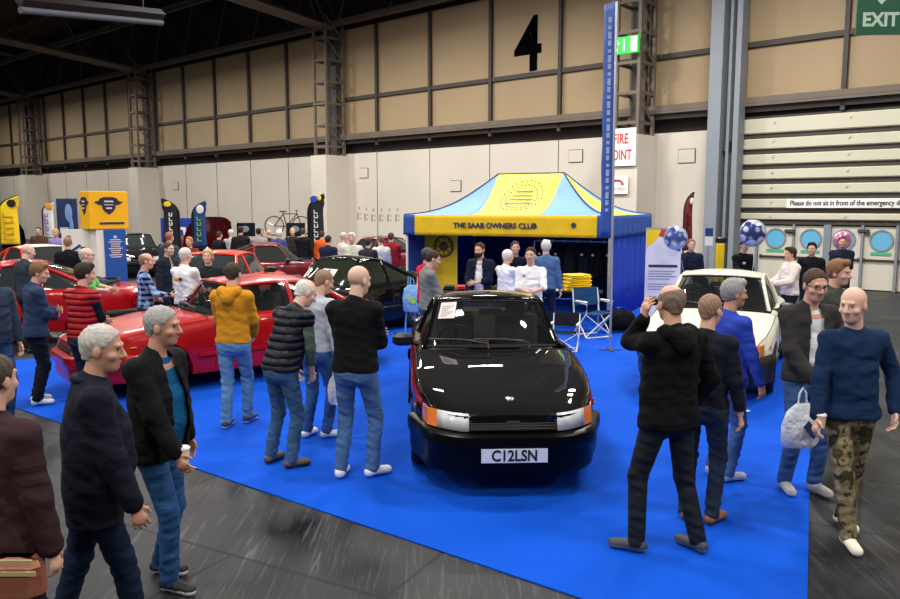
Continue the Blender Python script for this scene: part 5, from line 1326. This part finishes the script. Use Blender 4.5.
# folding chairs
def camp_chair(label, x_, y_, rz, m, tube_m):
    t = thing('folding_chair', label, 'chair', (x_, y_, .011), rz)
    for s in (-1, 1):
        mb = MB(); mb.tube([(s*.27, -.22, .012), (s*.27, .20, .44), (s*.27, .26, .86)], .014, 8); mb.build('leg', tube_m, t, smooth=True)
        mb = MB(); mb.tube([(s*.27, .24, .012), (s*.27, -.20, .44), (s*.27, -.22, .62), (s*.27, .16, .64)], .014, 8); mb.build('leg', tube_m, t, smooth=True)
        mb = MB(); mb.box((s*.27, -.04, .655), (.05, .36, .025), bev=.01); mb.build('armrest', tube_m, t)
    mb = MB(); mb.tube([(-.27, -.22, .012), (.27, -.22, .012)], .013, 8); mb.build('cross_bar', tube_m, t); mb = MB(); mb.tube([(-.27, .24, .012), (.27, .24, .012)], .013, 8); mb.build('cross_bar', tube_m, t)
    mb = MB(); mb.tube([(-.27, -.2, .03), (.27, -.2, .43)], .011, 6); mb.tube([(.27, -.19, .03), (-.27, -.19, .43)], .011, 6); mb.build('cross_brace', tube_m, t)
    mb = MB(); mb.grid([[(-.26, -.2, .44), (-.1, -.19, .42), (.1, -.19, .42), (.26, -.2, .44)], [(-.26, .2, .44), (-.1, .2, .41), (.1, .2, .41), (.26, .2, .44)]]); mb.build('seat', m, t, solid=.01)
    mb = MB(); mb.grid([[(-.27, .21, .55), (0, .25, .55), (.27, .21, .55)], [(-.27, .26, .88), (0, .30, .88), (.27, .26, .88)]]); mb.build('backrest', m, t, solid=.012)
    return t
x_, y_ = gp(566, 352); camp_chair('white tubed folding chair with a dark seat nearest the black car', x_-.0, y_+.15, R(-16), cloth('chair_dark', hx(30, 34, 44)), M_white).scale = (.8, .8, .68)
x_, y_ = gp(590, 340); camp_chair('white tubed folding chair with a teal blue backrest by the flagpole', x_+.10, y_+.35, R(24), cloth('chair_teal', hx(32, 72, 112)), M_white)
# flagpole
p = at_z(610, 350, .011); FP = thing('flagpole', 'tall white pole with a narrow blue banner in front of the tent corner', 'flag', (p.x, p.y, .011))
mb = MB(); mb.cyl((0, 0, 0), (-.03, 0, 5.55), .02, 10); mb.build('pole', M_alu, FP, smooth=True)
mb = MB(); mb.box((0, 0, .008), (.36, .05, .014)); mb.box((0, 0, .008), (.05, .36, .014)); mb.build('cross_base', M_darksteel, FP)
rows = []
for i in range(30):
    z_ = 1.86+3.72*i/29; rows.append([(-.03*z_/5.55-.008-.12*v+.006*math.sin(i*.9+v*3), .30*v+.03, z_) for v in (0, .2, .4, .6, .8, 1)])
mb = MB(); mb.grid(rows); fl = mb.build('banner', M_blu, FP, smooth=True, ang=180, solid=.004)
for i in range(26):
    mb = MB(); z_ = 2.3+.12*i; mb.box((-.03*z_/5.55-.075, .10, z_), (.05, .008, .05+.03*(i % 3))); mb.build('banner_marking', mat('marking_pale', hx(170, 186, 220), .7), fl)
# feather flags
def feather(label, px, D, ztop, zbot, w, m, rz=0.0, lean=1, deco=None, edge=M_black):
    p = at_y(px, 220, D); t = thing('feather_flag', label, 'flag', (p.x, D, 0), R(rz)); H_ = ztop-zbot
    def spine(v): return (-w*.5*lean+lean*w*.95*max(0, (v-.62)/.38)**2.2, zbot+H_*(v-.10*max(0, (v-.7)/.3)**2*.6))
    r = []
    for i in range(25):
        v = i/24; sx_, sz = spine(v); wd = w*(.92-.1*v)*(1-max(0, (v-.80)/.20)**2*.96); r.append([Vector((sx_+lean*wd*k/4*(1 if v < .62 else max(.05, 1-((v-.62)/.38)**2*.55)), .02*math.sin(k*1.3+v*4), sz-(.22*w*k/4 if v > .6 else 0)*(v-.6)/.4)) for k in range(5)])
    mb = MB(); mb.grid(r, flip=lean < 0); fl = mb.build('cloth', m, t, smooth=True, ang=180, solid=.006)
    mb = MB(); mb.tube([(-w*.5*lean, 0, 0), (-w*.5*lean, 0, zbot)]+[(spine(i/16)[0]-lean*.015, 0, spine(i/16)[1]+.01) for i in range(17)], .022, 6); mb.build('pole', edge, t, smooth=True)
    mb = MB(); mb.box((-w*.5*lean, 0, .02), (.4, .4, .03)); mb.build('base', M_darksteel, t)
    if deco:
        for (dm, shape, dx, dz, s1_, s2_) in deco:
            mb = MB(); 
            if shape == 'disc': mb.ell((dx, -.035, zbot+dz*H_), (s1_, .012, s2_), 16, 8)
            elif shape == 'marks':
                n = int(s2_)
                for k in range(n):
                    z_ = zbot+H_*(dz+ (0.55/n)*k); mb.box((dx, -.035, z_), (s1_, .012, .03), rz=0); mb.box((dx-s1_*.4, -.035, z_+.05), (.03, .012, .09)); 
                    if k % 2: mb.box((dx+s1_*.4, -.035, z_+.05), (.03, .012, .09))
            mb.build('printed_mark', dm, fl, smooth=True)
    return t
M_fy = mat('flag_yellow', hx(240, 204, 20), .7); M_fk = mat('flag_black', hx(16, 18, 28), .7); M_fb = mat('flag_blue', hx(30, 62, 120), .7); M_fw = mat('flag_white', hx(222, 222, 222), .7); M_fr = mat('flag_dark_red', hx(120, 28, 36), .7)
feather('yellow feather flag with a black emblem at the far left', 10, 22.3, 2.76, 1.3, .62, M_fy, lean=1, deco=[(M_fk, 'disc', .08, .80, .13, .11), (mat('flag_ochre', hx(200, 160, 20), .7), 'marks', -.05, .1, .3, 5)])
feather('pale feather flag with an orange top beside the blue and black poster', 49, 27, 2.62, 1.3, .42, M_fw, lean=1, deco=[(mat('flag_orange', hx(226, 150, 60), .7), 'disc', .02, .82, .12, .12), (mat('flag_mauve', hx(150, 110, 160), .7), 'marks', -.08, .1, .12, 6)])
feather('black feather flag with a yellow and white mark left of the blue feather flag', 170, 23, 2.68, 1.2, .52, M_fk, lean=-1, deco=[(M_fy, 'disc', -.05, .84, .11, .08), (M_fw, 'marks', .03, .15, .09, 6)])
feather('blue feather flag with a pale badge in front of the blue wall banner', 200, 23, 2.60, 1.2, .44, M_fb, lean=1, deco=[(M_fw, 'disc', .02, .78, .11, .13), (mat('flag_green', hx(120, 180, 60), .7), 'marks', -.03, .12, .12, 5)])
feather('tall black feather flag with white vertical lettering beside the concrete plinth', 317, 24.3, 2.86, 1.0, .54, M_fk, lean=1, deco=[(mat('flag_royal', hx(36, 70, 170), .7), 'disc', -.08, .86, .12, .11), (M_fy, 'disc', .09, .88, .06, .08), (M_fw, 'marks', -.03, .16, .12, 7)])
feather('dark red feather flag with a white round badge left of the grey column', 689, 21, 2.84, 1.2, .36, M_fr, lean=1, rz=30, deco=[(M_fw, 'disc', .05, .80, .08, .09), (M_fk, 'marks', -.05, .1, .12, 5)])
# banner with white letters
p = at_y(188, 228, 27.5); t = thing('wall_banner', 'blue banner with white and yellow squares behind the two feather flags', 'banner', (p.x, p.y, 0)); mb = MB(); mb.box((0, 0, 1.55), (1.9, .04, .85)); mb.build('cloth', mat('banner_blue', hx(16, 56, 160), .6), t)
for k in range(4):
    mb = MB(); mb.box((-.66+.44*k, -.03, 1.45), (.30, .02, .42), bev=.05); sq = mb.build('white_square', M_white, t)
    mb = MB(); mb.ell((-.66+.44*k, -.045, 1.45), (.07, .012, .13), 12, 6); mb.build('square_symbol', (M_fy if k in (0, 2) else mat('banner_blue', (0, 0, 0))), sq, smooth=True)
for s in (-.93, .93): mb = MB(); mb.cyl((s, .03, 0), (s, .03, 1.98), .02, 6); mb.build('pole', M_alu, t)
p = at_y(67, 212, 27.5); t = thing('poster_banner', 'blue and black poster banner left of the yellow sign box', 'banner', (p.x, p.y, 0)); mb = MB(); mb.box((0, 0, 1.45), (.72, .03, 2.4)); mb.build('panel', mat('poster_navy', hx(26, 44, 92), .6, var=(3, .7)), t)
mb = MB(); mb.ell((.06, -.02, 2.15), (.13, .01, .32), 12, 8); mb.ell((.14, -.02, 1.7), (.07, .01, .3), 12, 8); mb.build('printed_figure', mat('poster_pale', hx(120, 150, 200), .6), t, smooth=True); mb = MB(); mb.box((-.12, -.02, 1.55), (.3, .012, .2)); mb.build('pale_panel', mat('poster_grey', hx(190, 200, 210), .6), t)
# display tower with yellow box on top
pt = at_y(106, 250, 16.5); t = thing('display_tower', 'white and blue display tower topped with a yellow emblem box', 'display stand', (pt.x, 16.5, 0), R(42)); hw_ = .27
mb = MB(); mb.box((0, .0, .95), (.54, .54, 1.9)); mb.build('column', M_white, t); mb = MB(); mb.box((.10, -.28, .95), (.44, .02, 1.88)); bp_ = mb.build('blue_panel', mat('tower_blue', hx(24, 84, 170), .5), t)
mb = MB()
for k in range(9): mb.box((.10, -.295, 1.32+.045*k), (.22+.06*math.sin(k*2), .008, .018))
mb.box((.10, -.295, 1.74), (.06, .008, .05)); mb.build('text_line', M_paper, bp_)
wb = thing('information_board', 'white display board with small blue logos left of the blue pillar', 'board', (pt.x-.60, 16.4, 0), R(4)); mb = MB(); mb.box((0, 0, .95), (.52, .03, 1.9)); mb.build('panel', M_white, wb)
mb = MB(); mb.box((-.12, -.02, 1.72), (.08, .008, .09)); mb.box((.17, -.02, 1.48), (.1, .008, .1)); mb.box((-.13, -.02, 1.48), (.09, .008, .06)); mb.build('small_logo', M_navyt, wb); mb = MB(); mb.box((.02, -.02, 1.5), (.24, .008, .05), M=Matrix.Rotation(-.6, 3, 'Y')); mb.build('slanted_logo', M_fb, wb)
bx = thing('sign_box', 'yellow sign box with a dark shield emblem on top of the tower', 'sign', (pt.x, 16.5, 1.905), R(42)); mb = MB(); mb.box((0, 0, .39), (.78, .6, .78), bev=.01); mb.build('box', mat('box_yellow', hx(246, 184, 16), .5), bx)
def shield(parent, M):
    mb = MB(); pts = [(-.29, .08), (-.20, .10), (-.17, .15), (-.09, .18), (.09, .18), (.17, .15), (.20, .10), (.29, .08), (.22, .03), (.13, .01), (.13, -.05), (.08, -.12), (0, -.18), (-.08, -.12), (-.13, -.05), (-.13, .01), (-.22, .03)]
    mb.prism([M @ Vector((a, 0, b)) for a, b in pts], (M.to_3x3() @ Vector((0, -.012, 0)))); s_ = mb.build('shield_emblem', mat('emblem_navy', hx(34, 38, 60), .6), parent)
    mb = MB(); mb.box(M @ Vector((0, -.018, .09)), (.18, .006, .03), M=M.to_3x3()); mb.box(M @ Vector((0, -.018, .02)), (.18, .006, .015), M=M.to_3x3()); mb.box(M @ Vector((0, -.018, -.05)), (.12, .006, .03), M=M.to_3x3()); mb.build('emblem_bar', M_paper, s_)
shield(bx, Matrix.Translation((0, -.30, .48))); shield(bx, Matrix.Translation((-.39, 0, .48)) @ Matrix.Rotation(-PI/2, 4, 'Z'))
mb = MB(); mb.box((.05, -.303, .12), (.5, .008, .045)); mb.build('text_line', M_navyt, bx)
# roller banner by the tent
p = at_y(663, 260, 15.0); t = thing('roller_banner', 'white roller banner with a yellow and red corner right of the tent', 'banner', (p.x, 15.0, .011), R(-8)); mb = MB(); mb.box((0, 0, .98), (.66, .012, 1.9)); pn = mb.build('panel', mat('banner_lilac_white', hx(222, 222, 240), .5), t)
mb = MB(); mb.box((0, 0, .03), (.7, .2, .06), bev=.01); mb.build('base', M_alu, t); mb = MB(); mb.box((0, 0, 1.94), (.68, .03, .03)); mb.build('top_rail', M_alu, t); mb = MB(); mb.cyl((0, .05, .05), (0, .05, 1.92), .012, 8); mb.build('support_pole', M_alu, t)
z_ = 1.92
for nm_, m_, pts in (('yellow_corner', M_fy, [(-.32, 0), (-.05, 0), (-.14, -.22), (-.32, -.34)]), ('red_swoosh', mat('swoosh_red', hx(196, 60, 30), .5), [(-.05, 0), (.10, 0), (.16, -.28), (.05, -.16), (-.10, -.12)]), ('blue_corner', mat('swoosh_blue', hx(40, 56, 130), .5), [(.10, 0), (.32, 0), (.32, -.42), (.20, -.38), (.14, -.2)])):
    mb = MB(); mb.prism([(a, -.008, z_+b) for a, b in pts], (0, -.004, 0)); mb.build(nm_, m_, pn)
mb = MB(); mb.box((0, -.01, 1.22), (.54, .006, .05)); mb.build('text_line', mat('ink_dark', hx(50, 50, 80), .7), pn)
for k, w_ in enumerate((.5, .44, .52, .4, .0, .46, .5, .36)):
    if w_: mb = MB(); mb.box((-.27+w_/2, -.01, 1.12-.05*k), (w_, .006, .016)); mb.build('text_line', mat('ink_soft', hx(150, 150, 175), .7), pn)
# balloons
def foil(nm, c1, c2, sc=6):
    m = mat(nm, hx(*c1), .25, metal=.35, coat=.8); nt = m.node_tree; b = nt.nodes['Principled BSDF']; tc = nt.nodes.new('ShaderNodeTexCoord'); v = nt.nodes.new('ShaderNodeTexVoronoi'); v.inputs['Scale'].default_value = sc
    nt.links.new(tc.outputs['Object'], v.inputs['Vector']); cr = nt.nodes.new('ShaderNodeValToRGB'); cr.color_ramp.elements[0].position = .46; cr.color_ramp.elements[0].color = hx(*c2)+(1,); cr.color_ramp.elements[1].position = .56; cr.color_ramp.elements[1].color = hx(*c1)+(1,)
    nt.links.new(v.outputs['Distance'], cr.inputs[0]); nt.links.new(cr.outputs[0], b.inputs['Base Color']); return m
def balloon(label, px, py, D, r, m, hand=None):
    p = at_y(px, py, D); t = thing('foil_balloon', label, 'balloon', p); n = 26; rows = []
    for i in range(13):
        a = PI*i/12; rows.append([(r*math.sin(a)*math.cos(2*PI*k/n)*(1+.03*math.sin(k*PI)), .45*r*math.sin(a)**.8*math.sin(2*PI*k/n)*(1-.0), r*math.cos(a)) for k in range(n+1)])
    mb = MB(); mb.grid(rows); mb.build('balloon_skin', m, t, smooth=True, ang=180)
    mb = MB(); mb.tube([(r*1.01*math.cos(2*PI*k/36), 0, r*1.01*math.sin(2*PI*k/36)) for k in range(36)], .008, 5, closed=True); mb.build('seam', M_alu, t, smooth=True)
    mb = MB(); e_ = Vector((0, 0, -r*3.4)) if hand is None else hand-p; mb.tube([(0, 0, -r), Vector((0, 0, -r)).lerp(e_, .5)+Vector((.03, 0, 0)), e_], .004, 4); mb.build('ribbon', M_white, t)
balloon('blue and white patterned foil balloon in front of the white roller banner', 676, 238, 14.6, .215, foil('foil_blue', (70, 90, 160), (200, 210, 235), 5), at_hand(P2[0], P2[1], 1))
balloon('blue and silver patterned foil balloon by the grey column', 753, 233, 15.2, .255, foil('foil_blue2', (50, 62, 130), (214, 222, 240), 4.5), at_hand(P1[0], P1[1], 1))
balloon('pink foil balloon behind the man in the navy shirt', 843, 240, 17.2, .20, foil('foil_pink', (220, 120, 160), (240, 180, 200), 5), Vector(at_y(843, 240, 17.2))*Vector((1, 1, 0)) if False else Vector((at_y(843, 240, 17.2).x, 17.2, .03)))
# yellow post, notice post
p = at_y(720, 250, 16.5); t = thing('bollard', 'yellow post with a black top between the grey column and the white car', 'post', (p.x, p.y, 0)); mb = MB(); mb.box((0, 0, .8), (.15, .15, 1.6), bev=.02); mb.build('post', mat('post_yellow', hx(240, 200, 10), .5), t); mb = MB(); mb.box((.02, 0, 1.67), (.24, .12, .13), bev=.03); mb.build('cap', M_black, t, smooth=True)
p = at_y(709, 236, 17.5); t = thing('notice_post', 'small blue and white notice on a thin post left of the yellow post', 'sign', (p.x, p.y, 0)); mb = MB(); mb.cyl((0, .02, 0), (0, .02, 1.9), .02, 8); mb.build('post', M_alu, t); mb = MB(); mb.box((0, 0, 1.8), (.17, .02, .18)); mb.build('blue_panel', M_fb, t); mb = MB(); mb.box((0, 0, 1.6), (.17, .02, .2)); mb.build('white_panel', M_white, t)
# screens and bicycle at the back
for px, lb in ((246, 'black flat screen on a stand behind the crowd left of the bicycle'), (296, 'black flat screen on a stand beside the black feather flag')):
    p = at_y(px, 230, 26.5); t = thing('display_screen', lb, 'screen', (p.x, p.y, 0)); mb = MB(); mb.box((0, 0, 1.6), (.62, .05, .46), bev=.01); mb.build('screen', mat('screen_black', hx(20, 26, 32), .2), t); mb = MB(); mb.ell((-.02, -.03, 1.62), (.14, .008, .11), 12, 6); mb.build('screen_image', mat('screen_grey', hx(130, 135, 140), .5), t); mb = MB(); mb.cyl((0, .03, 0), (0, .03, 1.5), .03, 8); mb.box((0, .03, .02), (.5, .4, .03)); mb.build('stand', M_black, t)
p = at_y(288, 228, 27.6); t = thing('bicycle', 'bicycle raised on a stand above the crowd between the two screens', 'bicycle', (p.x, p.y, 0))
for s in (-.48, .48):
    mb = MB(); mb.tube([(s+.33*math.cos(2*PI*k/24), 0, 1.70+.33*math.sin(2*PI*k/24)) for k in range(24)], .02, 6, closed=True)
    w_ = mb.build('wheel', M_black, t, smooth=True); mb = MB()
    for k in range(6): a = PI*k/6; mb.tube([(s-.32*math.cos(a), 0, 1.7-.32*math.sin(a)), (s+.32*math.cos(a), 0, 1.7+.32*math.sin(a))], .004, 4)
    mb.build('spokes', M_alu, w_)
mb = MB(); A_, B_, C_, D_ = (-.48, 0, 1.7), (-.05, 0, 1.68), (-.15, 0, 2.12), (.33, 0, 2.12)
for a, b in ((A_, B_), (A_, C_), (B_, C_), (C_, D_), (B_, D_), (D_, (.48, 0, 1.7))): mb.tube([a, b], .018, 6)
mb.build('frame', M_black, t); mb = MB(); mb.tube([(.33, 0, 2.12), (.31, 0, 2.25)], .014, 6); mb.tube([(.31, -.25, 2.25), (.31, .25, 2.25)], .014, 6); mb.build('handlebar', M_black, t); mb = MB(); mb.box((-.17, 0, 2.2), (.24, .13, .05), bev=.02); mb.tube([(-.15, 0, 2.12), (-.17, 0, 2.2)], .014, 6); mb.build('saddle', M_black, t)
mb = MB(); mb.cyl((-.05, 0, 0), (-.05, 0, 1.68), .03, 8); mb.box((-.05, 0, .02), (.8, .6, .03)); mb.build('stand', M_darksteel, t)
# bag stand at the left of the tent
p = at_y(409, 300, 13.4); t = thing('wire_stand', 'pale blue wire stand holding the blue and green bag', 'stand', (p.x, p.y, .011))
for a in (0, 2.1, 4.2): mb = MB(); mb.tube([(.16*math.cos(a), .16*math.sin(a), .0), (.02*math.cos(a), .02*math.sin(a), 1.16)], .010, 6); mb.build('leg', mat('stand_blue', hx(90, 160, 220), .5), t)
carrier(Vector((p.x+.06, p.y-.14, 1.16)), 'blue and white bag with a green print on the wire stand left of the tent', ((120, 170, 226), (170, 210, 60)), .32, .46)
# little papers on the carpet
for i, (px, py, lb) in enumerate(((729, 404, 'small white card on the carpet left of two others'), (738, 409, 'small white card on the carpet between two others'), (746, 412, 'small white card on the carpet nearest the leather jacket man'), (649, 396, 'small white card on the carpet below the left indicator of the white car'))):
    x_, y_ = gp(px, py); mb = MB(); mb.box((0, 0, .002), (.10, .06, .003), rz=.3*i); o = mb.build('card', M_white); o.location = (x_, y_, .0115); tag(o, lb, 'card', 'cards on the carpet')
